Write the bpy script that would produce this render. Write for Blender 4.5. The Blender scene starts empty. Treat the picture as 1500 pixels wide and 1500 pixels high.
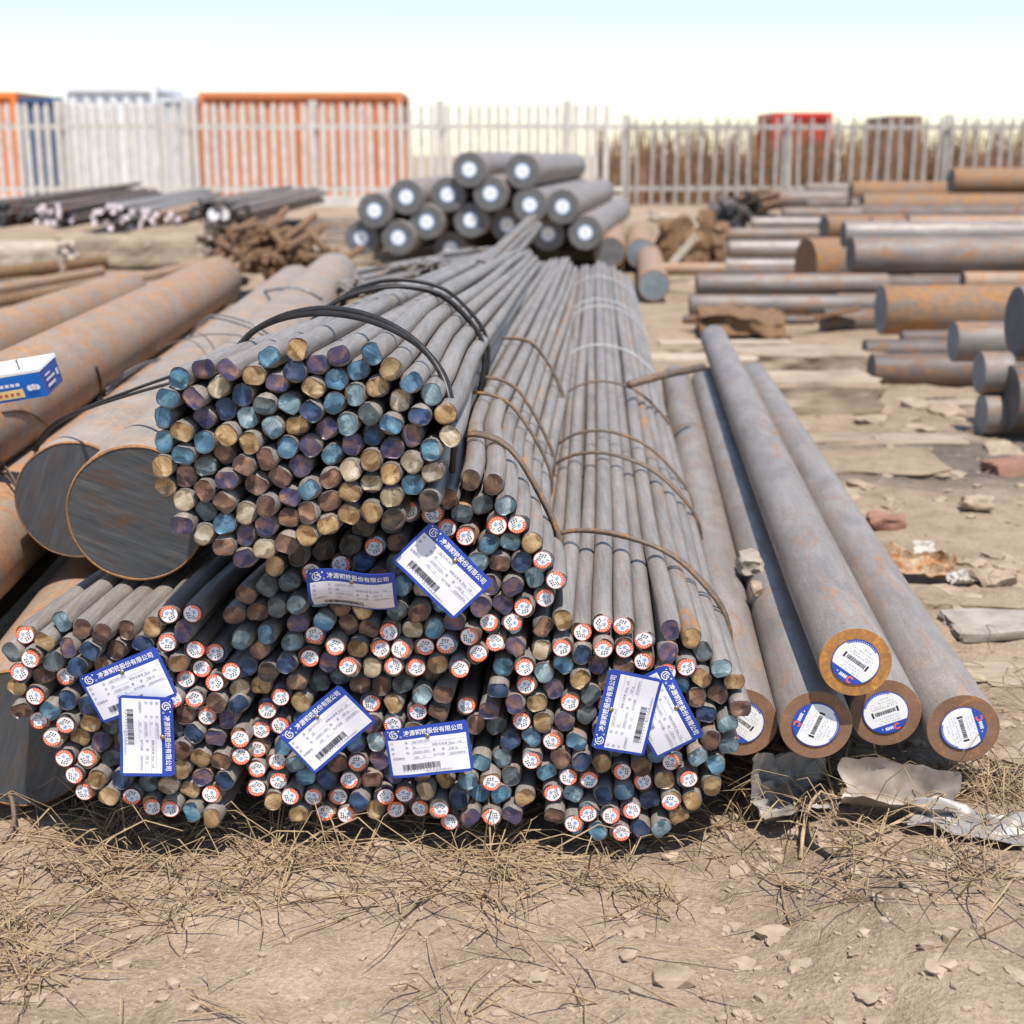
import bpy, math, random
import numpy as np
from mathutils import Vector, Matrix, noise

random.seed(7)
rng = np.random.default_rng(11)
R = math.radians
sc = bpy.context.scene
col = sc.collection

# ------------------------------------------------------------------ camera
CAM_H = 1.0
F_PX = 2083.0                     # focal length in photo pixels (1500 wide)
PITCH = math.atan(525.0 / F_PX)
cd = bpy.data.cameras.new('camera')
cam = bpy.data.objects.new('camera', cd)
col.objects.link(cam)
cam.location = (0, 0, CAM_H)
cam.rotation_euler = (math.pi / 2 - PITCH, 0, 0)
cd.sensor_width = 36.0
cd.lens = 36.0 * F_PX / 1500.0
cd.clip_start = 0.05
cd.clip_end = 3000
cd.dof.use_dof = True
cd.dof.focus_distance = 2.02
cd.dof.aperture_fstop = 5.0
sc.camera = cam

# ------------------------------------------------------------------ sky, sun, exposure
SUN = Vector((0.11, -0.42, 0.90)).normalized()      # towards the sun
w = bpy.data.worlds.new('World')
sc.world = w
w.use_nodes = True
nt = w.node_tree
sky = nt.nodes.new('ShaderNodeTexSky')
sky.sky_type = 'NISHITA'
sky.sun_disc = False
sky.sun_elevation = math.asin(SUN.z)
sky.sun_rotation = math.atan2(SUN.x, SUN.y)
sky.air_density = 1.0
sky.dust_density = 0.25
sky.ozone_density = 1.0
nt.nodes['Background'].inputs['Strength'].default_value = 0.13
nt.links.new(sky.outputs[0], nt.nodes['Background'].inputs['Color'])
sd = bpy.data.lights.new('sun', 'SUN')
sd.energy = 4.5
sd.angle = R(1.0)
sd.color = (1.0, 0.93, 0.84)
so = bpy.data.objects.new('sun', sd)
col.objects.link(so)
so.rotation_euler = SUN.to_track_quat('Z', 'Y').to_euler()
sc.view_settings.view_transform = 'Standard'
sc.view_settings.look = 'None'
sc.view_settings.exposure = 0.45
sc.view_settings.gamma = 1.0
sc.view_settings.use_curve_mapping = False
sc.cycles.use_denoising = True
sc.cycles.max_bounces = 6
sc.cycles.diffuse_bounces = 3
sc.cycles.glossy_bounces = 3

# ------------------------------------------------------------------ pixel -> world
CP, SP = math.cos(PITCH), math.sin(PITCH)
CAMP = Vector((0, 0, CAM_H))


def ray(px, py):
    x = (px - 750) / F_PX
    y = (750 - py) / F_PX
    return Vector((x, CP + y * SP, -SP + y * CP))


def at(px, py, Y):
    d = ray(px, py)
    return CAMP + d * (Y / d.y)


def gat(px, py, z=0.0):
    d = ray(px, py)
    return CAMP + d * ((z - CAM_H) / d.z)


def depth(P):
    return P.y * CP - (P.z - CAM_H) * SP


def size(px, P):
    return px * depth(P) / F_PX


def vp_dir(px):
    d = ray(px, 225)
    d.z = 0
    return d.normalized()


# ------------------------------------------------------------------ materials
def hexc(h):
    h = h.lstrip('#')
    v = [int(h[i:i + 2], 16) / 255 for i in (0, 2, 4)]
    return tuple(c / 12.92 if c <= 0.04045 else ((c + 0.055) / 1.055) ** 2.4 for c in v) + (1,)


class NT:
    def __init__(s, name):
        s.m = bpy.data.materials.new(name)
        s.m.use_nodes = True
        s.t = s.m.node_tree
        s.b = s.t.nodes['Principled BSDF']

    def n(s, typ, **kw):
        nd = s.t.nodes.new(typ)
        for k, v in kw.items():
            setattr(nd, k, v)
        return nd

    def l(s, a, b):
        s.t.links.new(a, b)

    def coords(s, scale=(1, 1, 1), rot=(0, 0, 0), rand=True):
        tc = s.n('ShaderNodeTexCoord')
        mp = s.n('ShaderNodeMapping')
        mp.inputs['Scale'].default_value = scale
        mp.inputs['Rotation'].default_value = rot
        s.l(tc.outputs['Object'], mp.inputs['Vector'])
        if rand:
            oi = s.n('ShaderNodeObjectInfo')
            mu = s.n('ShaderNodeMath', operation='MULTIPLY')
            mu.inputs[1].default_value = 57.0
            s.l(oi.outputs['Random'], mu.inputs[0])
            va = s.n('ShaderNodeVectorMath', operation='ADD')
            s.l(mp.outputs[0], va.inputs[0])
            s.l(mu.outputs[0], va.inputs[1])
            return va.outputs[0]
        return mp.outputs[0]

    def noise(s, vec, scale, detail=4, rough=0.6, dist=0.0):
        nd = s.n('ShaderNodeTexNoise')
        nd.inputs['Scale'].default_value = scale
        nd.inputs['Detail'].default_value = detail
        nd.inputs['Roughness'].default_value = rough
        nd.inputs['Distortion'].default_value = dist
        s.l(vec, nd.inputs['Vector'])
        return nd.outputs['Fac']

    def ramp(s, fac, stops):
        nd = s.n('ShaderNodeValToRGB')
        e = nd.color_ramp.elements
        while len(e) < len(stops):
            e.new(0.5)
        for el, (p, c) in zip(e, stops):
            el.position = p
            el.color = c if len(c) == 4 else tuple(c) + (1,)
        s.l(fac, nd.inputs[0])
        return nd.outputs[0]

    def mix(s, fac, a, b, blend='MIX'):
        nd = s.n('ShaderNodeMix', data_type='RGBA', blend_type=blend)
        for sock, v in ((nd.inputs['Factor'], fac), (nd.inputs['A'], a), (nd.inputs['B'], b)):
            if hasattr(v, 'is_linked'):
                s.l(v, sock)
            elif isinstance(v, (int, float)):
                sock.default_value = v
            else:
                sock.default_value = v if len(v) == 4 else tuple(v) + (1,)
        return nd.outputs['Result']

    def bump(s, h, strength, dist=0.002):
        nd = s.n('ShaderNodeBump')
        nd.inputs['Strength'].default_value = strength
        nd.inputs['Distance'].default_value = dist
        s.l(h, nd.inputs['Height'])
        s.l(nd.outputs[0], s.b.inputs['Normal'])

    def out(s, color, rough=0.6, metal=0.0, spec=0.5):
        for sock, v in ((s.b.inputs['Base Color'], color), (s.b.inputs['Roughness'], rough), (s.b.inputs['Metallic'], metal)):
            if hasattr(v, 'is_linked'):
                s.l(v, sock)
            elif isinstance(v, (int, float)):
                sock.default_value = v
            else:
                sock.default_value = v if len(v) == 4 else tuple(v) + (1,)
        s.b.inputs['Specular IOR Level'].default_value = spec
        return s.m


def flat_mat(name, c, rough=0.6, metal=0.0, spec=0.4, var=0.12, scale=30.0):
    k = NT(name)
    v = k.coords()
    f = k.noise(v, scale, 3)
    c = c if len(c) == 4 else tuple(c) + (1,)
    dark = tuple(x * (1 - var) for x in c[:3]) + (1,)
    lite = tuple(min(1, x * (1 + var)) for x in c[:3]) + (1,)
    return k.out(k.ramp(f, [(0.3, dark), (0.7, lite)]), rough, metal, spec)


def steel_mat(name, grey1, grey2, rust, rust_lo, rust_hi, scale=9.0, stretch=(1, 0.35, 1), rough=0.5, metal=0.25, bump=0.25, rust2=None, streaks=0.12):
    """mill-scale steel: grey-violet scale, rust blotches and fine streaks along local Y"""
    k = NT(name)
    v = k.coords(stretch)
    vs = k.coords((1, 0.04, 1))
    big = k.noise(v, scale, 6, 0.65, 0.6)
    fine = k.noise(v, scale * 9, 3, 0.6)
    streak = k.noise(vs, scale * 14, 2, 0.5)
    g = k.ramp(big, [(0.3, grey1), (0.72, grey2)])
    flake = k.noise(v, scale * 28, 3, 0.7)
    g = k.mix(0.5, g, k.ramp(flake, [(0.35, (0.62, 0.62, 0.62)), (0.62, (1.15, 1.15, 1.15))]), 'MULTIPLY')
    g = k.mix(streaks, g, k.ramp(streak, [(0.3, tuple(x * 0.6 for x in grey1)), (0.7, tuple(min(1, x * 1.25) for x in grey2))]))
    vr = k.coords(stretch, (0.4, 0.2, 0.9))
    rn = k.noise(vr, scale * 1.7, 8, 0.72, 1.0)
    mixf = k.n('ShaderNodeMath', operation='ADD')
    sub = k.n('ShaderNodeMath', operation='MULTIPLY_ADD')
    k.l(fine, sub.inputs[0])
    sub.inputs[1].default_value = 0.22
    sub.inputs[2].default_value = -0.11
    k.l(rn, mixf.inputs[0])
    k.l(sub.outputs[0], mixf.inputs[1])
    rf = k.ramp(mixf.outputs[0], [(rust_lo, (0, 0, 0)), (rust_hi, (1, 1, 1))])
    r2 = rust2 or tuple(x * 0.55 for x in rust)
    rc = k.ramp(fine, [(0.35, r2), (0.65, rust)])
    k.bump(fine, bump, 0.0015)
    ro = k.mix(rf, (rough,) * 3, (0.85,) * 3)
    me = k.mix(rf, (metal,) * 3, (0.0,) * 3)
    return k.out(k.mix(rf, g, rc), ro, me)


M = {}
M['rod'] = M['g'] = steel_mat('rod_mill_scale', (0.186, 0.168, 0.153), (0.351, 0.312, 0.283), (0.32, 0.155, 0.06), 0.60, 0.72, 14, (1, 0.18, 1), 0.5, 0.15, streaks=0.25)
M['rod_rusty'] = steel_mat('rod_rust_streaks', (0.186, 0.168, 0.153), (0.351, 0.312, 0.280), (0.40, 0.19, 0.07), 0.51, 0.64, 14, (1, 0.10, 1), 0.5, 0.15, streaks=0.25)
M['bar'] = steel_mat('bar_mill_scale', (0.191, 0.171, 0.161), (0.360, 0.319, 0.290), (0.36, 0.175, 0.085), 0.53, 0.74, 13, (1, 0.30, 1), 0.48, 0.15)
M['bar_tan'] = steel_mat('bar_tan_rust', (0.23, 0.195, 0.165), (0.37, 0.295, 0.225), (0.50, 0.235, 0.085), 0.41, 0.66, 9, (1, 0.7, 1), 0.65, 0.05)
M['bar_pale'] = steel_mat('bar_pale_rust', (0.25, 0.22, 0.195), (0.39, 0.335, 0.285), (0.48, 0.275, 0.14), 0.45, 0.72, 9, (1, 0.7, 1), 0.6, 0.1)
M['bar_orange'] = steel_mat('bar_orange_rust', (0.13, 0.105, 0.09), (0.25, 0.19, 0.145), (0.38, 0.175, 0.05), 0.37, 0.62, 5, (1, 0.6, 1), 0.75, 0.0, rust2=(0.22, 0.11, 0.045))
M['bar_dark'] = steel_mat('bar_dark_rust_and_shade', (0.075, 0.063, 0.057), (0.172, 0.149, 0.138), (0.27, 0.12, 0.045), 0.48, 0.66, 8, (1, 0.4, 1), 0.6, 0.1)
M['bar_cool'] = steel_mat('bar_cool_grey', (0.126, 0.115, 0.108), (0.257, 0.235, 0.216), (0.36, 0.18, 0.085), 0.47, 0.68, 7, (1, 0.45, 1), 0.55, 0.1)
M['rust'] = steel_mat('brown_rust', (0.09, 0.055, 0.035), (0.20, 0.12, 0.07), (0.33, 0.18, 0.07), 0.42, 0.62, 20, (1, 1, 1), 0.8, 0.0)


def end_mat(name, c1, c2, c3, metal=0.45, rough=0.36):
    """sheared steel face: heat tints, a burnished zone beside a torn one, shear lines, dark scale at the rim"""
    k = NT(name)
    tc = k.n('ShaderNodeTexCoord')
    oi = k.n('ShaderNodeObjectInfo')
    ang = k.n('ShaderNodeMath', operation='MULTIPLY')
    ang.inputs[1].default_value = 40.0
    k.l(oi.outputs['Random'], ang.inputs[0])
    vr = k.n('ShaderNodeVectorRotate', rotation_type='Y_AXIS')
    k.l(tc.outputs['Object'], vr.inputs['Vector'])
    k.l(ang.outputs[0], vr.inputs['Angle'])
    va = k.n('ShaderNodeVectorMath', operation='ADD')
    k.l(vr.outputs[0], va.inputs[0])
    k.l(ang.outputs[0], va.inputs[1])
    v = va.outputs[0]
    mp = k.n('ShaderNodeMapping')
    mp.inputs['Scale'].default_value = (1.0, 1.0, 7.0)
    k.l(v, mp.inputs['Vector'])
    a = k.noise(v, 48, 3, 0.55, 0.6)
    st = k.noise(mp.outputs[0], 70, 4, 0.65)
    sep = k.n('ShaderNodeSeparateXYZ')
    k.l(vr.outputs[0], sep.inputs[0])
    zz = k.n('ShaderNodeMath', operation='MULTIPLY_ADD')
    k.l(sep.outputs['Z'], zz.inputs[0])
    zz.inputs[1].default_value = 30.0
    k.l(a, zz.inputs[2])
    zone = k.ramp(zz.outputs[0], [(0.30, (0, 0, 0)), (0.40, (1, 1, 1)), (0.62, (0.85, 0.85, 0.85)), (0.80, (0.25, 0.25, 0.25))])
    ca = k.ramp(a, [(0.34, c1), (0.52, c2), (0.70, c3)])
    cb = k.ramp(a, [(0.34, tuple(x * 0.55 for x in c1)), (0.60, c1), (0.72, c2)])
    c = k.mix(zone, cb, ca)
    c = k.mix(0.6, c, k.ramp(st, [(0.32, (0.40, 0.40, 0.40)), (0.68, (1.1, 1.1, 1.1))]), 'MULTIPLY')
    c = k.mix(1.0, c, k.ramp(oi.outputs['Random'], [(0.0, (0.75, 0.75, 0.77)), (1.0, (1.2, 1.18, 1.15))]), 'MULTIPLY')
    ln = k.n('ShaderNodeVectorMath', operation='LENGTH')
    k.l(tc.outputs['Object'], ln.inputs[0])
    rim = k.n('ShaderNodeMath', operation='MULTIPLY_ADD')
    k.l(st, rim.inputs[0])
    rim.inputs[1].default_value = 0.0035
    k.l(ln.outputs['Value'], rim.inputs[2])
    mr = k.n('ShaderNodeMapRange')
    mr.inputs['From Min'].default_value = 0.0148
    mr.inputs['From Max'].default_value = 0.0164
    k.l(rim.outputs[0], mr.inputs['Value'])
    sc_ = k.n('ShaderNodeMath', operation='MULTIPLY')
    sc_.inputs[1].default_value = 0.75
    k.l(mr.outputs[0], sc_.inputs[0])
    c = k.mix(sc_.outputs[0], c, (0.07, 0.06, 0.055, 1))
    sp = k.noise(v, 380, 2, 0.6)
    c = k.mix(k.ramp(sp, [(0.66, (0, 0, 0)), (0.73, (1, 1, 1))]), c, (0.10, 0.065, 0.045, 1))
    k.bump(st, 0.5, 0.0012)
    return k.out(c, k.ramp(st, [(0.3, (rough + 0.2,) * 3), (0.7, (rough - 0.08,) * 3)]), metal)


M['B'] = end_mat('end_light_blue', (0.08, 0.18, 0.29), (0.165, 0.36, 0.49), (0.44, 0.62, 0.69))
M['N'] = end_mat('end_navy', (0.03, 0.05, 0.115), (0.06, 0.125, 0.26), (0.16, 0.155, 0.23))
M['P'] = end_mat('end_purple_bronze', (0.095, 0.09, 0.19), (0.20, 0.125, 0.145), (0.44, 0.25, 0.14))
M['G'] = end_mat('end_gold', (0.364, 0.221, 0.104), (0.572, 0.390, 0.195), (0.780, 0.585, 0.338))
M['W'] = end_mat('end_pale_straw', (0.462, 0.363, 0.231), (0.682, 0.583, 0.429), (0.858, 0.781, 0.638))
M['R'] = end_mat('end_bronze_brown', (0.143, 0.085, 0.072), (0.299, 0.176, 0.117), (0.520, 0.325, 0.195))
M['T'] = end_mat('end_steel_teal', (0.156, 0.260, 0.312), (0.338, 0.468, 0.520), (0.650, 0.754, 0.780))
M['D'] = end_mat('end_dark_steel', (0.078, 0.104, 0.117), (0.169, 0.208, 0.227), (0.260, 0.286, 0.286))
M['K'] = end_mat('end_dark_brown', (0.05, 0.04, 0.035), (0.10, 0.075, 0.055), (0.16, 0.12, 0.08))
M['p'] = None


def saw_mat(name, c1, c2, c3, rot, rust):
    k = NT(name)
    tc = k.n('ShaderNodeTexCoord')
    vr = k.n('ShaderNodeVectorRotate', rotation_type='Y_AXIS')
    vr.inputs['Angle'].default_value = rot
    k.l(tc.outputs['Object'], vr.inputs['Vector'])

    def stretched(sx, sz):
        mp = k.n('ShaderNodeMapping')
        mp.inputs['Scale'].default_value = (sx, 1.0, sz)
        k.l(vr.outputs[0], mp.inputs['Vector'])
        return mp.outputs[0]
    v = stretched(1.0, 14.0)
    a = k.noise(v, 9, 6, 0.7, 0.3)
    c = k.ramp(a, [(0.3, c1), (0.55, c2), (0.75, c3)])
    v2 = stretched(1.2, 4.5)
    rn = k.noise(v2, 11, 8, 0.75, 0.6)
    c = k.mix(k.ramp(rn, [(0.50, (0, 0, 0)), (0.66, (1, 1, 1))]), c, rust)
    k.bump(a, 0.3, 0.001)
    return k.out(c, 0.42, 0.45)


M['saw'] = saw_mat('sawn_steel_face', (0.045, 0.052, 0.06), (0.09, 0.097, 0.106), (0.165, 0.165, 0.168), -0.40, (0.12, 0.066, 0.04, 1))
M['saw2'] = saw_mat('sawn_steel_face_blue', (0.06, 0.07, 0.082), (0.095, 0.105, 0.12), (0.14, 0.15, 0.16), 1.2, (0.12, 0.085, 0.065, 1))
M['rust_face'] = steel_mat('rusty_sawn_face', (0.18, 0.095, 0.055), (0.29, 0.16, 0.09), (0.50, 0.22, 0.055), 0.54, 0.72, 22, (1, 1, 1), 0.75, 0.05, 0.2, (0.34, 0.14, 0.04))
M['rust_face_orange'] = steel_mat('orange_rusty_sawn_face', (0.24, 0.115, 0.05), (0.40, 0.19, 0.06), (0.62, 0.29, 0.055), 0.40, 0.62, 16, (1, 1, 1), 0.75, 0.05, 0.2, (0.44, 0.18, 0.035))
M['rust_rim'] = steel_mat('orange_rust_rim', (0.15, 0.085, 0.05), (0.28, 0.145, 0.06), (0.40, 0.19, 0.06), 0.4, 0.6, 25, (1, 1, 1), 0.8, 0.0)
M['grey_face'] = flat_mat('blue_grey_cut_face', (0.21, 0.25, 0.28), 0.5, 0.3, 0.4, 0.2, 14)
M['dark_face'] = flat_mat('charcoal_cut_face', (0.13, 0.127, 0.127), 0.6, 0.15, 0.4, 0.2, 14)
M['wire_black'] = flat_mat('black_wire', (0.035, 0.033, 0.033), 0.45, 0.4, 0.5, 0.3, 60)
M['wire_rust'] = steel_mat('rusty_wire', (0.10, 0.078, 0.062), (0.19, 0.15, 0.12), (0.36, 0.17, 0.055), 0.50, 0.64, 30, (1, 1, 1), 0.6, 0.2)
M['wire_grey'] = flat_mat('grey_wire', (0.30, 0.285, 0.27), 0.5, 0.4, 0.5, 0.3, 40)
M['tape'] = flat_mat('white_plastic_tape', (0.50, 0.50, 0.50), 0.4)
M['white'] = flat_mat('white_paper', (0.80, 0.80, 0.81), 0.35, 0, 0.5, 0.02)
M['tagwhite'] = flat_mat('tag_white_panel', (0.74, 0.73, 0.80), 0.25, 0, 0.5, 0.02)
M['tagblue'] = flat_mat('tag_blue_plastic', (0.020, 0.060, 0.36), 0.28, 0, 0.5, 0.06)
M['stblue'] = flat_mat('sticker_blue', (0.022, 0.075, 0.42), 0.4, 0, 0.5, 0.04)
M['orange'] = flat_mat('sticker_orange', (0.82, 0.14, 0.055), 0.4, 0, 0.5, 0.04)
M['ink'] = flat_mat('black_ink', (0.03, 0.03, 0.035), 0.5)
M['greyink'] = flat_mat('grey_ink', (0.22, 0.22, 0.30), 0.5)
M['paleink'] = flat_mat('pale_ink', (0.50, 0.51, 0.55), 0.5)
M['emblue'] = flat_mat('emblem_blue', (0.20, 0.38, 0.66), 0.5)
M['brass'] = flat_mat('nail_brass', (0.30, 0.24, 0.15), 0.4, 0.7, 0.5, 0.3, 300)
M['l'] = flat_mat('pale_grey_end', (0.42, 0.41, 0.44), 0.5, 0, 0.4, 0.15, 40)
M['p'] = M['pinkwhite'] = flat_mat('pale_pink_end_paint', (0.72, 0.62, 0.66), 0.5, 0, 0.4, 0.1, 40)


def wood_mat(name, c1, c2, c3):
    k = NT(name)
    v = k.coords((1, 9, 9))
    a = k.noise(v, 6, 7, 0.7, 0.5)
    b = k.noise(k.coords(), 4, 4)
    c = k.ramp(a, [(0.3, c1), (0.5, c2), (0.7, c3)])
    c = k.mix(0.35, c, k.ramp(b, [(0.35, c1), (0.65, c3)]))
    k.bump(a, 0.6, 0.006)
    return k.out(c, 0.85)


M['wood'] = wood_mat('weathered_timber', (0.17, 0.125, 0.085), (0.34, 0.265, 0.19), (0.48, 0.40, 0.30))
M['wood_pale'] = wood_mat('pale_timber', (0.26, 0.20, 0.145), (0.46, 0.38, 0.29), (0.62, 0.55, 0.45))
M['straw'] = flat_mat('dry_straw', (0.35, 0.255, 0.145), 0.7, 0, 0.3, 0.35, 25)
M['twig'] = flat_mat('dry_twig', (0.38, 0.28, 0.175), 0.8, 0, 0.3, 0.3, 30)


def dirt_mat(name, objcoords=False):
    k = NT(name)
    v = k.coords(rand=False)
    a = k.noise(v, 1.1, 8, 0.65, 0.4)
    b = k.noise(v, 14, 6, 0.7)
    c = k.noise(v, 120, 4, 0.7)
    base = k.ramp(a, [(0.32, (0.17, 0.125, 0.085)), (0.47, (0.38, 0.28, 0.19)), (0.66, (0.54, 0.415, 0.29))])
    base = k.mix(0.5, base, k.ramp(b, [(0.30, (0.15, 0.11, 0.075)), (0.56, (0.46, 0.355, 0.25)), (0.8, (0.58, 0.47, 0.35))]))
    base = k.mix(0.30, base, k.ramp(c, [(0.38, (0.10, 0.072, 0.05)), (0.65, (0.50, 0.40, 0.30))]))
    patch = k.noise(v, 0.55, 6, 0.7, 0.5)
    base = k.mix(k.ramp(patch, [(0.52, (0, 0, 0)), (0.68, (0.75, 0.75, 0.75))]), base, k.ramp(b, [(0.3, (0.11, 0.082, 0.058)), (0.7, (0.27, 0.205, 0.145))]))
    # darker, greyer patch of soil by the discs on the right
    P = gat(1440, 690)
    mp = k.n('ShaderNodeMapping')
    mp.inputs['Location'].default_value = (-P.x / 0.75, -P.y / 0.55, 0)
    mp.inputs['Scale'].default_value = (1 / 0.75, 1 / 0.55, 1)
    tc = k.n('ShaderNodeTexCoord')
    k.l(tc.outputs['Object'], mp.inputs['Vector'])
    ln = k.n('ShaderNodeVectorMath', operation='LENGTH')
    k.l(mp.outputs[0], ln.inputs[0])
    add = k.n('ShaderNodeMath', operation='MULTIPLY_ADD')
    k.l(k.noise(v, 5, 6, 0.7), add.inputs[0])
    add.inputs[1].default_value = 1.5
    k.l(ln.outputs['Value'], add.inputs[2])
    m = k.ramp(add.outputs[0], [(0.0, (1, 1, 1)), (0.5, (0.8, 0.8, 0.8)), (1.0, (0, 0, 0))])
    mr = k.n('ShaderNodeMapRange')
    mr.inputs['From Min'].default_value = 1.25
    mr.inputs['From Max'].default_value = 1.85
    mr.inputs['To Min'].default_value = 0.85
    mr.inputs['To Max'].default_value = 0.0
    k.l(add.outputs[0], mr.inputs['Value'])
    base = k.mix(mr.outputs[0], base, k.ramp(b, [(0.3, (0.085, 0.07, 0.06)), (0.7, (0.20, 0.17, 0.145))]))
    ad = k.n('ShaderNodeMath', operation='ADD')
    k.l(b, ad.inputs[0])
    k.l(c, ad.inputs[1])
    k.bump(ad.outputs[0], 0.8, 0.012)
    return k.out(base, 0.95, 0, 0.2)


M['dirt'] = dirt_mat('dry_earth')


def stone_mat(name, c1, c2):
    k = NT(name)
    v = k.coords()
    a = k.noise(v, 18, 6, 0.7)
    k.bump(a, 0.7, 0.006)
    return k.out(k.ramp(a, [(0.3, c1), (0.7, c2)]), 0.9, 0, 0.25)


M['clod'] = stone_mat('dried_mud', (0.23, 0.175, 0.12), (0.47, 0.37, 0.27))
M['grey_stone'] = stone_mat('grey_mud_plate', (0.25, 0.22, 0.19), (0.44, 0.39, 0.33))
M['brick'] = stone_mat('old_brick', (0.22, 0.11, 0.08), (0.36, 0.20, 0.14))

# ------------------------------------------------------------------ mesh helpers


def mesh(name, verts, faces, mats, idx=None, smooth=True, sharp=None):
    me = bpy.data.meshes.new(name)
    me.from_pydata([tuple(v) for v in verts], [], faces)
    for m in mats:
        me.materials.append(M[m] if isinstance(m, str) else m)
    if idx is not None:
        me.polygons.foreach_set('material_index', idx)
    if smooth:
        me.polygons.foreach_set('use_smooth', [True] * len(me.polygons))
        if sharp:
            me.set_sharp_from_angle(angle=R(sharp))
    me.update()
    return me


def link(name, data, parent=None, loc=(0, 0, 0), mat=None):
    o = bpy.data.objects.new(name, data)
    col.objects.link(o)
    if parent is not None:
        o.parent = parent
    if mat is not None:
        o.matrix_local = mat
    else:
        o.location = loc
    return o


def tag(o, label, cat=None, group=None, kind=None):
    if label:
        o['label'] = label
    if cat:
        o['category'] = cat
    if group:
        o['group'] = group
    if kind or cat:
        o['kind'] = kind or 'thing'
    return o


def thing(name, label, cat, loc=(0, 0, 0), group=None, mat=None):
    return tag(link(name, None, None, loc, mat), label, cat, group)


def axes(d, up=Vector((0, 0, 1))):
    """matrix whose local Y is d"""
    y = d.normalized()
    x = y.cross(up)
    x = x.normalized() if x.length > 1e-5 else Vector((1, 0, 0))
    z = x.cross(y)
    return Matrix((x, y, z)).transposed()


def frame(P, d):
    return Matrix.Translation(P) @ axes(d).to_4x4()


def tube_geo(pts, r, n=8, cap=True, close=False):
    V, Fc = [], []
    pts = [Vector(p) for p in pts]
    k = len(pts)
    ref = None
    for i, p in enumerate(pts):
        if close:
            t = (pts[(i + 1) % k] - pts[i - 1])
        else:
            t = pts[min(i + 1, k - 1)] - pts[max(i - 1, 0)]
        t.normalize()
        if ref is None:
            ref = Vector((0, 0, 1)) if abs(t.z) < 0.9 else Vector((1, 0, 0))
        a = t.cross(ref)
        if a.length < 1e-6:
            a = t.orthogonal()
        a.normalize()
        b = a.cross(t).normalized()
        ref = b
        rr = r[i] if hasattr(r, '__len__') else r
        for j in range(n):
            q = 2 * math.pi * j / n
            V.append(p + a * (math.cos(q) * rr) + b * (math.sin(q) * rr))
    m = k if close else k - 1
    for i in range(m):
        for j in range(n):
            i2 = (i + 1) % k
            Fc.append((i * n + j, i * n + (j + 1) % n, i2 * n + (j + 1) % n, i2 * n + j))
    if cap and not close:
        Fc.append(tuple(range(n))[::-1])
        Fc.append(tuple(range((k - 1) * n, k * n)))
    return V, Fc


def spline(ctrl, n=8):
    """Catmull-Rom through control points"""
    c = [Vector(p) for p in ctrl]
    c = [c[0] * 2 - c[1]] + c + [c[-1] * 2 - c[-2]]
    out = []
    for i in range(1, len(c) - 2):
        for s in range(n):
            t = s / n
            out.append(0.5 * ((2 * c[i]) + (c[i + 1] - c[i - 1]) * t + (2 * c[i - 1] - 5 * c[i] + 4 * c[i + 1] - c[i + 2]) * t * t
                              + (-c[i - 1] + 3 * c[i] - 3 * c[i + 1] + c[i + 2]) * t ** 3))
    out.append(c[-2])
    return out


def merge(geos):
    V, Fc = [], []
    for v, f in geos:
        o = len(V)
        V += list(v)
        Fc += [tuple(i + o for i in q) for q in f]
    return V, Fc


def box_geo(c, s, jit=0.0, rot=None):
    V = []
    for x in (-1, 1):
        for y in (-1, 1):
            for z in (-1, 1):
                p = Vector((x * s[0] / 2, y * s[1] / 2, z * s[2] / 2))
                p += Vector((random.uniform(-jit, jit), random.uniform(-jit, jit), random.uniform(-jit, jit)))
                if rot:
                    p = rot @ p
                V.append(p + Vector(c))
    return V, [(0, 1, 3, 2), (4, 6, 7, 5), (0, 4, 5, 1), (2, 3, 7, 6), (0, 2, 6, 4), (1, 5, 7, 3)]


# ------------------------------------------------------------------ the ground
def ground_h(x, y):
    h = 0.030 * noise.noise((x * 0.8, y * 0.8, 0.3)) + 0.016 * noise.noise((x * 3.1, y * 3.1, 4.0)) + 0.010 * noise.noise((x * 9, y * 9, 9.0))
    h += 0.006 * noise.noise((x * 23, y * 23, 2.0))
    if 0.5 < y < 9 and x > 0.6:                 # crusted, stepped earth on the right
        s = noise.noise((x * 1.4 + 3, y * 2.2, 1.7)) * 0.6 + noise.noise((x * 4, y * 5, 7.7)) * 0.25
        h += 0.022 * (math.floor(s * 5) / 5 + 0.25 * (s * 5 - math.floor(s * 5)) / 5)
    k = min(1.0, max(0.0, (x - 0.30) / 0.25)) * min(1.0, max(0.0, (y - 0.9) / 0.8)) * min(1.0, max(0.0, (8 - y) / 3))
    h += 0.062 * k * k * (3 - 2 * k)
    far = min(1.0, max(0.0, (abs(y) - 30) / 40))
    return -0.035 + h * (1 - far)


def build_ground():
    ys = np.concatenate([np.linspace(-60, 0.6, 24), np.arange(0.7, 3.2, 0.016), np.arange(3.2, 9, 0.045), np.geomspace(9, 900, 60)])
    xs = np.concatenate([-np.geomspace(900, 2.2, 36), np.arange(-2.0, -0.9, 0.03), np.arange(-0.9, 1.4, 0.016), np.arange(1.4, 3.2, 0.03), np.geomspace(3.3, 900, 36)])
    V = [(x, y, ground_h(x, y)) for y in ys for x in xs]
    nx = len(xs)
    Fc = [(j * nx + i, j * nx + i + 1, (j + 1) * nx + i + 1, (j + 1) * nx + i) for j in range(len(ys) - 1) for i in range(nx - 1)]
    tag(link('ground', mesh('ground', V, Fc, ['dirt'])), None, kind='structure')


build_ground()

# ------------------------------------------------------------------ small round paper stickers on the rod ends


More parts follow.
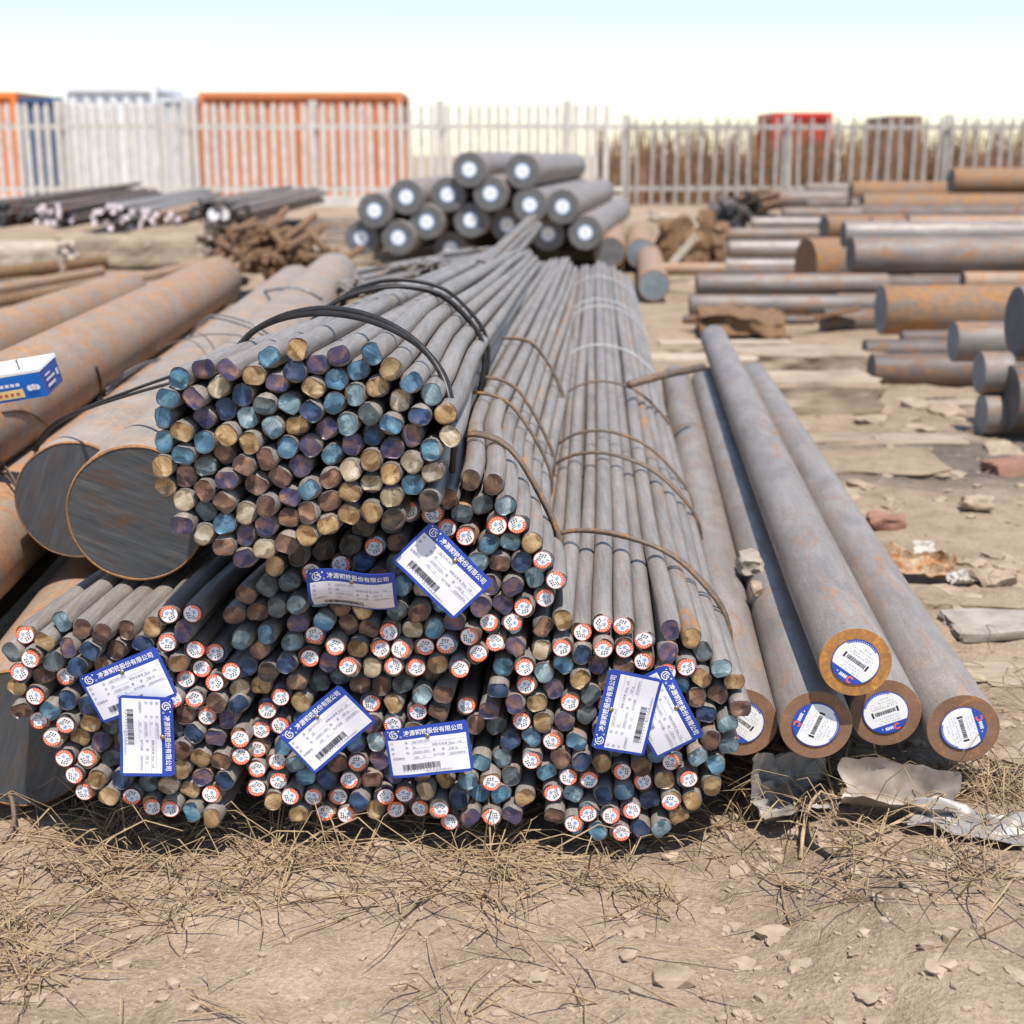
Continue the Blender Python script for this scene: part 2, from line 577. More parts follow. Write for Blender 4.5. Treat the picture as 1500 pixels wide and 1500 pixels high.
def arc_poly(r0, r1, a0, a1, n=14):
    out = []
    for i in range(n):
        t0, t1 = a0 + (a1 - a0) * i / n, a0 + (a1 - a0) * (i + 1) / n
        out.append([(r0 * math.cos(t0), r0 * math.sin(t0)), (r1 * math.cos(t0), r1 * math.sin(t0)),
                    (r1 * math.cos(t1), r1 * math.sin(t1)), (r0 * math.cos(t1), r0 * math.sin(t1))])
    return out


def rect(x, y, w_, h_):
    return [(x, y), (x + w_, y), (x + w_, y + h_), (x, y + h_)]


def disc(r, n=28, cx=0, cy=0):
    return [(cx + r * math.cos(2 * math.pi * i / n), cy + r * math.sin(2 * math.pi * i / n)) for i in range(n)]


def print_mesh(name, layers, mats):
    """layers: (polygons in x/y, height, material); the print faces local -Y with x right and z up"""
    V, Fc, idx = [], [], []
    for polys, h, mi in layers:
        for p in polys:
            o = len(V)
            V += [(x, -h, y) for x, y in p]
            Fc.append(tuple(range(o, o + len(p))))
            idx.append(mi)
    return mesh(name, V, Fc, mats, idx, smooth=False)


def rod_sticker(seed):
    q = random.Random(seed)
    r = 0.0128
    a0 = math.pi * 1.06
    L = [([disc(r)], 0.0, 0), (arc_poly(r * 0.95, r * 1.0, 0, 2 * math.pi, 28), 0.0002, 1),
         (arc_poly(r * 0.64, r * 0.96, a0, a0 + math.pi * 0.88), 0.0003, 1)]
    marks = []
    for i in range(7):                             # small white characters in the orange band
        t = a0 + math.pi * 0.88 * (i + 0.6) / 7.4
        rr = r * 0.80
        c, s = math.cos(t), math.sin(t)
        marks.append([(rr * c + dx * -s * 0.0006 + dy * c * 0.0008, rr * s + dx * c * 0.0006 + dy * s * 0.0008) for dx, dy in ((-1, -1), (1, -1), (1, 1), (-1, 1))])
    L.append((marks, 0.0005, 0))
    ink = []
    for i in range(3):                             # bold figures in two rows
        ink.append(rect(-0.0052 + i * 0.0036, 0.0064, 0.0021, 0.0020))
        ink.append(rect(-0.0060 + i * 0.0036, 0.0036, 0.0021, 0.0016))
    ink.append(rect(-0.0085, 0.0012, 0.0062, 0.0009))
    ink.append(rect(-0.0090, -0.0012, 0.0066, 0.0009))
    ink.append(rect(0.0048, 0.0008, 0.0050, 0.0007))
    L.append((ink, 0.0003, 2))
    em = [disc(0.0017, 10, 0.0012, -0.0028)]
    for i in range(8):
        t = i * math.pi / 4
        em.append([(0.0012 + 0.0036 * math.cos(t) , -0.0028 + 0.0036 * math.sin(t)),
                   (0.0012 + 0.0022 * math.cos(t + 0.25), -0.0028 + 0.0022 * math.sin(t + 0.25)),
                   (0.0012 + 0.0022 * math.cos(t - 0.25), -0.0028 + 0.0022 * math.sin(t - 0.25))])
    L.append((em, 0.0004, 3))
    return print_mesh('rod_sticker', L, ['white', 'orange', 'ink', 'emblue'])


STICKER = rod_sticker(1)

# ------------------------------------------------------------------ rod bundles
ROD_R = 0.0154


def relax(P, rmin, passes=12, attract=0.0, floor=None, aspect=1.0):
    P = P.copy()
    n = len(P)
    c = P.mean(0)
    iu = np.triu_indices(n, 1)
    for it in range(passes):
        if attract:
            a = attract * (1 - it / passes)
            P[:, 0] += (c[0] - P[:, 0]) * a
            P[:, 1] += (c[1] - P[:, 1]) * a * aspect
        for _ in range(4):
            d = P[iu[0]] - P[iu[1]]
            L = np.sqrt((d ** 2).sum(1)) + 1e-9
            ov = np.clip(rmin - L, 0, None)
            if ov.max() <= 1e-5:
                break
            mv = (d / L[:, None]) * (ov * 0.42)[:, None]
            np.add.at(P, iu[0], mv)
            np.add.at(P, iu[1], -mv)
            if floor is not None:
                P[:, 1] = np.maximum(P[:, 1], floor)
    return P


def parse(s, ox, oy, k):
    out = []
    for tok in s.split():
        x, y, c = tok.split(',')
        out.append((ox + float(x) / k, oy + float(y) / k, c))
    return out


def hull(P):
    pts = sorted(map(tuple, P))

    def half(ps):
        h = []
        for p in ps:
            while len(h) > 1 and (h[-1][0] - h[-2][0]) * (p[1] - h[-2][1]) - (h[-1][1] - h[-2][1]) * (p[0] - h[-2][0]) <= 0:
                h.pop()
            h.append(p)
        return h
    a, b = half(pts), half(pts[::-1])
    return a[:-1] + b[:-1]


def ring_from_hull(H, off, n=56, slack=0.0, wob=0.0, seed=0):
    """closed loop round a convex hull, pushed out by off; slack lifts the upper half off the rods"""
    q = random.Random(seed)
    H = np.array(H)
    c = H.mean(0)
    out = []
    ph = q.random() * 6
    for i in range(n):
        a = 2 * math.pi * i / n
        u = np.array((math.cos(a), math.sin(a)))
        s = ((H - c) @ u).max() + off
        # support function -> boundary by ray casting
        best = 1e9
        for k in range(len(H)):
            p, e = H[k] - c, H[(k + 1) % len(H)] - H[k]
            den = u[0] * e[1] - u[1] * e[0]
            if abs(den) < 1e-12:
                continue
            t = (p[0] * e[1] - p[1] * e[0]) / den
            v = (p[0] * u[1] - p[1] * u[0]) / den
            if t > 0 and -1e-6 <= v <= 1 + 1e-6:
                best = min(best, t)
        rr = best + off + max(0, u[1]) ** 2 * slack + wob * math.sin(3 * a + ph)
        out.append(c + u * rr)
    out = np.array(out)
    for _ in range(4):
        out = out * 0.5 + 0.25 * (np.roll(out, 1, 0) + np.roll(out, -1, 0))
    return out + (out - c) / np.linalg.norm(out - c, axis=1)[:, None] * 0.003


class Bundle:
    def __init__(s, label, rods, Y, vpx, length=6.0, tie=0.9, rod_r=ROD_R, attract=0.05, dz_tail=0.0, dx_tail=0.0, floor=None, jitter=0.012, body='rod', rusty=0.15, seed=1, aspect=1.0, name='rod_bundle', cat='rod bundle'):
        q = random.Random(seed)
        s.dir = vp_dir(vpx)
        s.r, s.len, s.tie = rod_r, length, tie
        s.dz, s.dx = dz_tail, dx_tail
        P = np.array([[at(px, py, Y).x, at(px, py, Y).z] for px, py, c in rods])
        P = relax(P, 2 * rod_r * 1.01, 10, 0.0, floor)
        Q = relax(P, 2 * rod_r * 1.0, 40, attract, floor, aspect)
        s.P, s.Q = P, Q
        c = P.mean(0)
        s.base = Vector((c[0], Y, 0.0))
        s.Y = Y
        s.obj = thing(name, label, cat, s.base, 'tied bundles of steel rods')
        ts = np.array([0, 0.010, 0.03, 0.12, 0.28, 0.5, 0.75, 1.05, 1.5, 2.1, 2.9, 3.8, 4.8, length])
        s.rods = []
        n = 16
        for i, (px, py, code) in enumerate(rods):
            y0 = q.uniform(-jitter, jitter)
            amp = q.uniform(0.0, 0.006)
            ph = q.random() * 6.28
            fr = q.uniform(0.8, 1.8)
            L = length + q.uniform(-0.12, 0.12)
            tt = ts * L / length
            ctr = []
            p0 = s.pos(i, 0.0)
            for t in tt:
                p = s.pos(i, t)
                wv = amp * min(1, t / 0.8)
                ctr.append(Vector((p[0] - p0[0] + wv * math.sin(fr * t + ph), t * s.dir.y, p[1] - p0[1] + wv * 0.5 * math.cos(fr * t * 1.3 + ph))))
            V, Fc, idx = s.rod_geo(ctr, rod_r, n, q)
            bm = 'rod_rusty' if q.random() < rusty else body
            me = mesh('steel_rod', V, Fc, [bm, code[0]], idx, sharp=50)
            o = link('steel_rod', me, s.obj, Vector((p0[0] - s.base.x, y0, p0[1])))
            s.rods.append(o)
            if code.endswith('s'):
                st = link('paper_sticker', STICKER, o, (q.uniform(-0.0028, 0.0028), -0.0022, q.uniform(-0.0028, 0.0028)))
                st.rotation_euler = (q.uniform(-0.06, 0.06), q.random() * 6.28, q.uniform(-0.06, 0.06))
                if q.random() < 0.55:
                    st.rotation_euler[1] = q.choice((0.3, 2.6, 4.4)) + q.uniform(-0.3, 0.3)

    def pos(s, i, t):
        k = min(1.0, t / s.tie)
        k = k * k * (3 - 2 * k)
        a = s.P[i] * (1 - k) + s.Q[i] * k
        e = t / s.len
        return np.array((a[0] + s.dir.x * t + s.dx * e * e, a[1] + s.dz * e))

    @staticmethod
    def rod_geo(ctr, r, n, q):
        V, Fc, idx = [], [], []
        fa = q.random() * 6.28
        c1, c2 = q.uniform(0.62, 0.84), q.uniform(0.66, 0.90)
        tx, tz = q.uniform(-0.09, 0.09), q.uniform(-0.05, 0.12)

        def ring(k):
            res = []
            for j in range(n):
                a = 2 * math.pi * j / n
                u, v = math.cos(a - fa), math.sin(a - fa)
                u2 = max(-c1, min(c2, u))
                u = u + (u2 - u) * k
                res.append((r * (u * math.cos(fa) - v * math.sin(fa)), r * (u * math.sin(fa) + v * math.cos(fa))))
            return res
        R0, R1 = ring(1.0), ring(0.0)
        for i, c in enumerate(ctr):
            for x, z in (R0 if i == 0 else R1):
                sk = (x * tx + z * tz) if i == 0 else 0
                V.append((c.x + x, c.y + sk, c.z + z))
        for i in range(len(ctr) - 1):
            for j in range(n):
                Fc.append((i * n + j, i * n + (j + 1) % n, (i + 1) * n + (j + 1) % n, (i + 1) * n + j))
                idx.append(0)
        # sheared end face: own vertices, rings with a shallow fold
        b = len(V)
        fold, dent = q.uniform(-0.001, 0.0045), q.uniform(0.0, 0.003)
        fb = q.random() * 6.28
        for kr in (1.0, 0.90, 0.6, 0.3):
            for x, z in R0:
                X, Z = x * kr, z * kr
                u = (X * math.cos(fb) + Z * math.sin(fb)) / r
                d = (1 - kr) * dent + fold * max(0, abs(u) - 0.25) * (1 if kr < 1 else 0) + (0.0006 if kr == 1.0 else 0)
                V.append((X, max(d, -0.001) + X * tx + Z * tz + (q.uniform(-0.0003, 0.0003) if kr < 1 else 0), Z))
        V.append((0, dent, 0))
        for k in range(3):
            for j in range(n):
                Fc.append((b + k * n + (j + 1) % n, b + k * n + j, b + (k + 1) * n + j, b + (k + 1) * n + (j + 1) % n))
                idx.append(1)
        for j in range(n):
            Fc.append((b + 3 * n + (j + 1) % n, b + 3 * n + j, b + 4 * n))
            idx.append(1)
        return V, Fc, idx

    def wire(s, t, mat='wire_rust', r=0.0035, slack=0.0, strands=2, lean=0.0, seed=0, skew=0.0, pull=0.0):
        """binding wire round the bundle, t metres behind the rod ends"""
        pts = np.array([s.pos(i, t) for i in range(len(s.P))])
        H = hull(pts)
        geos = []
        for k in range(strands):
            ring = ring_from_hull(H, s.r + r * 1.05, 64, slack * (1 - 0.12 * k), 0.002, seed + k * 7)
            cz = ring[:, 1].mean()
            L = []
            for j, (x, z) in enumerate(ring):
                y = t * s.dir.y + k * r * (2.1 + 3.0 * (0.5 + 0.5 * math.sin(j * 0.28 + seed))) + lean * (z - cz) + skew * (x - ring[:, 0].mean()) - pull * max(0, z - cz)
                L.append((x - s.base.x, y, max(z, -0.03)))
            geos.append(tube_geo(L, r, 7, close=True))
        V, Fc = merge(geos)
        return link('binding_wire', mesh('binding_wire', V, Fc, [mat]), s.obj)


B1 = parse("""180,365,B 290,345,P 420,333,P 570,290,B 733,250,G 912,263,P 1080,278,B 1163,330,G 1247,380,B 1332,450,T
120,455,B 247,460,P 345,425,W 463,455,N 507,380,G 612,393,P 705,350,N 815,315,P 895,378,B 998,340,B 785,410,G 1095,398,G 990,453,T 1197,475,W 1290,545,N 1397,530,G 1405,632,W
110,567,B 198,610,G 290,560,P 385,517,N 480,560,T 573,490,D 677,513,T 785,510,N 893,485,B 600,590,T 720,607,G 840,625,P 940,585,T 1043,538,D 1158,583,B 1075,632,N 1245,637,P 1328,688,B
110,675,B 290,670,B 403,635,G 507,660,G 205,722,B 373,725,R 585,733,R 672,685,B 775,687,P 880,735,B 970,680,P 1055,745,G 1155,705,P 1250,760,W 1335,805,W 1148,797,G 970,790,W 718,773,P 630,810,R 477,765,R
105,773,G 190,823,R 300,790,D 390,830,P 545,838,R 868,835,R 1262,865,B 1063,868,W 755,875,B 955,895,G 1172,907,W 675,910,P 95,880,G 300,885,R 193,937,W 393,933,R 495,970,W 580,940,R 857,925,R 770,973,R 945,990,G 1065,983,G 1165,975,K
293,987,D 387,1025,B 190,1035,P 660,1020,R 575,1040,P 865,1030,G 300,1088,W 487,1080,P 770,1070,G 660,1110,R 375,1140,R 472,1187,P 570,1150,W 1310,910,K""", 210, 440, 3.1915)
BL = parse("""118,400,Gs 305,328,T 422,375,R 515,383,R 640,392,R 780,380,G 875,305,Ds 985,280,Ns 240,415,G 368,447,P 480,467,N 585,467,R 740,430,N 948,365,P 68,472,D 170,508,Gs 283,513,D 403,535,N 520,550,G 855,447,Ws 985,470,Ns 1095,490,Ns 1015,555,Rs 1165,580,Ds 1100,622,Rs 908,530,G
115,570,Ns 240,605,R 328,603,Rs 88,665,G 198,685,Ns 355,705,N 293,765,B 440,765,N 130,757,R 200,822,Gs 357,832,Ds 945,620,Bs 985,715,Ts 1075,710,R 890,710,Ds 1010,805,Gs 1135,812,P 1195,740,N 920,795,R 945,885,N 1060,905,P 1215,895,Gs 1165,1000,Ns 490,845,G 425,910,G 275,905,Ws 535,928,P 600,890,D 350,985,Ns 455,1008,Gs 590,985,D 545,1070,G 395,1082,Ns 465,1135,Gs 570,1165,G 635,1105,N 745,1130,D 845,1140,W 905,965,R 910,1070,G 965,985,G 1065,1015,R 1020,1095,P 1132,1115,N 680,1190,Ds 770,1220,Gs 880,1250,Gs 975,1180,G 1080,1180,Gs 978,1275,B 1065,1295,G
620,610,R 715,600,G 800,555,N 560,660,D 650,700,G 750,690,B 830,640,P 700,790,D 800,770,R 690,885,N 780,870,G 850,850,D 680,985,R 765,980,P 830,970,G 720,1065,N 805,1050,D""", 0, 820, 3.4875)
B2 = parse("""970,165,R 1075,75,R 1178,95,R 1042,225,D 1125,190,D 1230,170,T 838,225,Ds 915,240,Gs 1195,258,Rs 1288,255,Ds 748,275,D 605,285,K 975,305,Rs 1058,320,Gs 1140,345,B 1237,355,T 1330,350,G 1388,422,Ts 1187,432,R 1290,440,N 1360,500,T 1447,512,Ts 1390,580,Ds 1320,622,Ds 1255,535,P 1170,545,P 1095,430,T 1215,620,P 1100,630,P 1145,685,Rs 1258,700,Ts 1068,742,Rs 1185,770,Ws 1105,825,Rs 1025,885,Ds 972,788,Bs 930,880,G 915,720,B 820,722,W 728,715,Rs 628,720,R 540,710,R 445,675,B 315,700,P 405,750,Rs 490,785,Gs 595,805,G 685,810,Ws 770,800,Ws 870,820,Rs 830,895,Ws 730,885,Ws 640,885,W 545,885,Ws 460,870,P 370,840,Rs 300,785,T 250,860,N 345,610,T 240,625,D 290,545,D 365,490,Ds 500,460,Ds 320,400,K 440,400,K 555,370,K 670,385,Ts 620,440,N 765,365,R 725,445,D 790,540,B 830,620,R 760,620,D 860,545,W 920,630,B 1000,690,P 180,550,D 225,470,G 90,590,R 40,660,R 140,660,R 80,765,T 175,745,B 145,835,R 110,880,N 210,880,K
860,380,G 940,400,D 1010,430,R 900,470,N 980,520,R 1040,600,G 660,520,R 570,540,G 480,570,D 420,600,B 680,600,N 600,620,G 520,640,R""", 330, 680, 3.0)
B4 = parse("""73,228,W 160,222,G 318,212,R 403,222,D 335,290,G 240,258,Ns 187,320,Ns 150,430,Ts 238,400,Rs 145,505,Gs 225,560,Rs 140,590,Ns 255,490,B 140,675,Ns 230,650,Bs 303,565,T 350,635,B 208,730,G 300,690,Ns 325,780,G 383,715,Rs 435,640,N 445,790,Gs 490,720,Gs 530,795,Ws 593,710,N 565,640,Rs 560,550,Ps 495,560,R 605,475,N 663,545,P 650,625,R 678,465,T 700,697,Ps 655,765,G 738,770,Rs 787,690,Ps 845,757,Rs 875,665,W 930,740,Ws 965,655,G 992,810,Rs 1030,705,N 1075,790,P 1070,625,B 1110,705,B 1165,790,Ws 1160,630,Gs 1210,705,B 1260,775,P 1115,550,B 1190,545,T 1255,630,D 1315,710,G 1240,485,N 1185,415,D 1160,330,P 1058,325,Gs 1100,410,R 935,335,R 840,350,Ps 740,395,Ts 738,310,G 650,310,Ps 660,395,P 595,215,R 680,235,R 768,230,D 862,260,T 945,245,R 520,190,D 900,180,K
470,330,N 420,430,G 520,430,D 450,520,R 380,400,B 560,360,P 740,460,R 820,430,G 900,430,N 980,440,D 790,540,P 870,530,R 950,530,N 1030,530,G 760,610,P 850,600,R""", 330, 930, 3.0)
B3 = parse("""340,210,R 440,160,G 555,250,Gs 652,215,Ns 757,225,Gs 865,285,Ts 1012,233,P 1113,265,G 1178,347,D 990,340,P 1272,418,T 1335,512,G 1360,628,R 200,315,P 340,333,W 440,312,Rs 550,345,N 658,325,Gs 765,330,Rs 630,428,P 868,395,Gs 985,440,Ps 1065,430,Ps 145,430,B 247,405,Rs 345,450,T 450,415,B 540,465,G 770,420,R 1055,520,B 1155,480,G 1135,595,R 1243,570,R 108,520,N 260,520,Gs 200,610,P 405,550,P 320,615,G 500,590,Ws 608,560,D 1190,685,N 1300,695,T 1215,785,R 240,705,Rs 342,715,G 447,700,P 568,670,D 1305,825,T 1148,875,T 1240,925,B 285,795,B 390,805,Rs 518,815,B 290,900,Ts 440,900,R 545,905,N 650,940,G 870,900,R 990,910,Ts 755,955,Ns 370,960,B 480,995,Ns 590,1020,Rs 660,1085,N 765,1060,B 865,1040,Rs 968,1015,G 1085,990,Bs 1222,1035,G 400,1085,Ps 508,1105,T 905,1135,N 1005,1110,Gs 1105,1120,G 590,1150,Bs 695,1180,Ds 790,1165,Ns 1045,1195,G 405,1190,R 500,1225,Bs 630,1265,B 740,1270,Rs 850,1265,N 965,1250,T
700,500,G 800,520,D 900,540,N 720,620,R 820,640,G 900,660,B 680,740,N 780,760,R 860,800,D 960,700,G 1040,640,P 1000,800,R 1080,750,N 720,840,D 930,850,B 960,600,G""", 700, 860, 3.5714)

b1 = Bundle('unlabelled steel rod bundle on top with blue, gold and purple ends', B1, 1.84, 850, 6.0, 0.95, attract=0.035, dz_tail=-0.25, dx_tail=-0.02, seed=1, body='rod', rusty=0.02)
bl = Bundle('lower left steel rod bundle under the big sawn round bar', BL, 1.93, 890, 6.0, 0.8, attract=0.04, floor=0.0, seed=2)
b2 = Bundle('middle steel rod bundle lying under the unlabelled top bundle', B2, 1.92, 885, 6.2, 0.7, attract=0.045, dz_tail=-0.13, seed=3, aspect=0.6)
b4 = Bundle('bottom centre steel rod bundle resting on the dry grass', B4, 1.94, 885, 6.0, 0.8, attract=0.04, floor=0.0, seed=4)
b3 = Bundle('right hand steel rod bundle beside the rusty faced round bars', B3, 1.93, 872, 6.2, 0.6, attract=0.045, floor=0.0, seed=5, rusty=0.3, dz_tail=0.05)

b1.wire(0.95, 'wire_black', 0.004, slack=0.012, strands=3, seed=2)
b1.wire(1.08, 'wire_black', 0.0035, slack=0.02, strands=2, seed=9)
b2.wire(0.30, 'wire_rust', 0.0042, slack=0.02, strands=2, seed=3, skew=-0.5)
b2.wire(0.78, 'wire_rust', 0.0036, slack=0.01, strands=1, seed=4, skew=-0.3)
b2.wire(0.98, 'wire_rust', 0.0036, slack=0.01, strands=1, seed=5, skew=-0.3)
b2.wire(1.75, 'wire_rust', 0.0036, slack=0.01, strands=2, seed=6)
b3.wire(0.36, 'wire_rust', 0.0040, slack=0.018, strands=2, seed=7, skew=-0.35)
b3.wire(1.02, 'wire_rust', 0.0036, slack=0.012, strands=2, seed=8, skew=-0.4)
b3.wire(1.25, 'wire_rust', 0.0036, slack=0.012, strands=1, seed=10, skew=-0.4)
b3.wire(1.95, 'wire_rust', 0.0036, slack=0.012, strands=1, seed=11)
bl.wire(0.9, 'wire_rust', 0.0036, slack=0.01, strands=2, seed=12)
b4.wire(0.9, 'wire_rust', 0.0036, slack=0.01, strands=2, seed=13)


def rods_in_disc(px, py, Y, n, r, codes, seed, aspect=1.0):
    """hexagonally packed small rods round a pixel, as (px, py, code)"""
    q = random.Random(seed)
    c = at(px, py, Y)
    pts = []
    for i in range(-14, 15):
        for j in range(-14, 15):
            x = (i + 0.5 * (j % 2)) * 2.05 * r
            z = j * 1.775 * r
            pts.append((x * x / aspect ** 2 + z * z, x, z))
    pts.sort()
    out = []
    for _, x, z in pts[:n]:
        P = c + Vector((x + q.uniform(-0.15, 0.15) * r, 0, z + q.uniform(-0.15, 0.15) * r))
        k = depth(P)
        out.append((750 + P.x * F_PX / k, 750 - ((P.z - CAM_H) * CP + P.y * SP) * F_PX / k, q.choice(codes)))
    return out


for t_, sd_ in ((2.75, 1), (3.9, 2), (4.15, 3), (5.2, 4)):
    b3.wire(t_, 'tape', 0.0028, 0.004, 1, seed=sd_)
b2b = Bundle('thin rod bundle with pale pink ends wedged beside the middle bundle', rods_in_disc(683, 438, 4.6, 24, 0.0115, 'p', 5), 4.6, 875, 4.3, 0.4, 0.0115, 0.0, seed=22, jitter=0.04)
b2b.wire(0.5, 'wire_black', 0.004, 0.004, 2, seed=5)
b1b = Bundle('thin grey rod bundle behind the top bundle, left of the others', rods_in_disc(540, 432, 5.2, 60, 0.0125, 'g', 6, 1.7), 5.2, 900, 4.2, 0.5, 0.0125, 0.0, seed=23, jitter=0.4, dz_tail=-0.20)
b1b.wire(0.6, 'wire_rust', 0.004, 0.006, 2, seed=6)
b1c = Bundle('thin grey rod bundle climbing over the far end of the stack', rods_in_disc(640, 402, 5.6, 46, 0.0125, 'g', 7, 1.5), 5.6, 900, 3.6, 0.5, 0.0125, 0.0, seed=24, jitter=0.3, dz_tail=-0.20)
b1c.wire(1.4, 'wire_rust', 0.004, 0.006, 2, seed=7)

# ------------------------------------------------------------------ printed product tags


def text_geo(body, h, x, y, squeeze=1.0, off=0.0):
    """outline text as flat polygons; h cap height, x/y lower left corner"""
    cu = bpy.data.curves.new('lettering', 'FONT')
    cu.body = body
    cu.size = h * 1.38
    cu.resolution_u = 2
    cu.offset = off
    ob = bpy.data.objects.new('lettering', cu)
    col.objects.link(ob)
    dg = bpy.context.evaluated_depsgraph_get()
    me = bpy.data.meshes.new_from_object(ob.evaluated_get(dg))
    V = [(v.co.x * squeeze + x, v.co.y + y) for v in me.vertices]
    Fc = [tuple(p.vertices) for p in me.polygons]
    bpy.data.objects.remove(ob)
    bpy.data.curves.remove(cu)
    bpy.data.meshes.remove(me)
    return V, Fc


def polys_geo(polys):
    V, Fc = [], []
    for p in polys:
        o = len(V)
        V += list(p)
        Fc.append(tuple(range(o, o + len(p))))
    return V, Fc


def merge2(geos):
    V, Fc = [], []
    for v, f in geos:
        o = len(V)
        V += v
        Fc += [tuple(i + o for i in q) for q in f]
    return V, Fc


TW, TH = 0.121, 0.0775


def tag_parts():
    P = {}
    W2, H2 = TW / 2, TH / 2
    # blue plate outline with clipped and rounded corners
    o = []
    for cx, cy, a in ((W2 - 0.004, H2 - 0.004, 0), (-W2 + 0.004, H2 - 0.004, 90), (-W2 + 0.003, -H2 + 0.003, 180), (W2 - 0.003, -H2 + 0.003, 270)):
        for k in range(5):
            t = R(a + 22.5 * k)
            rr = 0.004 if a < 180 else 0.003
            o.append((cx + rr * math.cos(t), cy + rr * math.sin(t)))
    P['outline'] = o
    pw = (-W2 + 0.004, -H2 + 0.0045, TW - 0.0085, TH - 0.0225)
    P['panel'] = pw
    x0, y0, w_, h_ = pw
    P['name'] = text_geo('凌源钢铁股份有限公司', 0.0066, -0.033, H2 - 0.0122, 0.94, 0.00012)
    em = arc_poly(0.0050, 0.0064, R(70), R(355), 22)
    em = [[(x - 0.047, y + H2 - 0.0093) for x, y in p] for p in em]
    lg = [rect(-0.0497, H2 - 0.0118, 0.0014, 0.0062), rect(-0.0497, H2 - 0.0124, 0.0045, 0.0013), rect(-0.0466, H2 - 0.0088, 0.0013, 0.0030),
          rect(-0.0466, H2 - 0.0070, 0.0044, 0.0013), rect(-0.0435, H2 - 0.0106, 0.0013, 0.0026), rect(-0.0450, H2 - 0.0092, 0.0026, 0.0011), disc(0.0010, 8, -0.0545, H2 - 0.0042),
          disc(0.0012, 8, -0.0392, H2 - 0.0040)]
    reg = arc_poly(0.0010, 0.0015, 0, 6.283, 10)
    lg += [[(x - 0.0372, y + H2 - 0.0135) for x, y in p] for p in reg]
    P['emblem'] = polys_geo(em + lg)
    g = []
    rows = [y0 + h_ - 0.0065 - 0.0080 * k for k in range(4)]
    for k, (a, b, v) in enumerate((('标', '准:', 'GB/T699-2015'), ('牌', '号:', '20'), ('炉', '号:', '23500113201'), ('支数', '/捆号:', '102/    13'))):
        g.append(text_geo(a, 0.0033, x0 + 0.003, rows[k]))
        g.append(text_geo(b, 0.0033, x0 + (0.0235 if k < 3 else 0.0105), rows[k]))
        g.append(text_geo(v, 0.0035, x0 + 0.034, rows[k], 0.9))
    for k, (a, v) in enumerate((('规格/长度:Φ', '29mm    6.米'), ('重        量:', '2328  kg'), ('生产日期:', '20230109QP1A'))):
        g.append(text_geo(a, 0.0033, x0 + 0.062, rows[k + 1] + 0.0004, 0.9))
        g.append(text_geo(v, 0.0035, x0 + 0.086, rows[k + 1] + 0.0004, 0.72))
    g.append(text_geo('地址:辽宁省凌源市钢铁路3号', 0.0022, x0 + 0.048, y0 + 0.0022))
    P['print'] = merge2(g)
    ln = []
    for k in range(4):
        ln.append(rect(x0 + 0.032, rows[k] - 0.0011, 0.0285 if k else 0.0795, 0.00035))
        if k:
            ln.append(rect(x0 + 0.083, rows[k] - 0.0008, 0.029, 0.00035))
    P['lines'] = polys_geo(ln)
    q = random.Random(5)
    bars, x = [], x0 + 0.016
    while x < x0 + 0.070:
        wd = q.choice((0.0004, 0.0004, 0.0007, 0.0012))
        bars.append(rect(x, y0 + 0.0072, wd, 0.0092))
        x += wd + q.choice((0.0004, 0.0006, 0.0008))
    x = x0 + 0.017
    while x < x0 + 0.069:
        bars.append(rect(x, y0 + 0.0050, 0.0010, 0.0014))
        x += 0.0047
    P['barcode'] = polys_geo(bars)
    return P


TP = tag_parts()


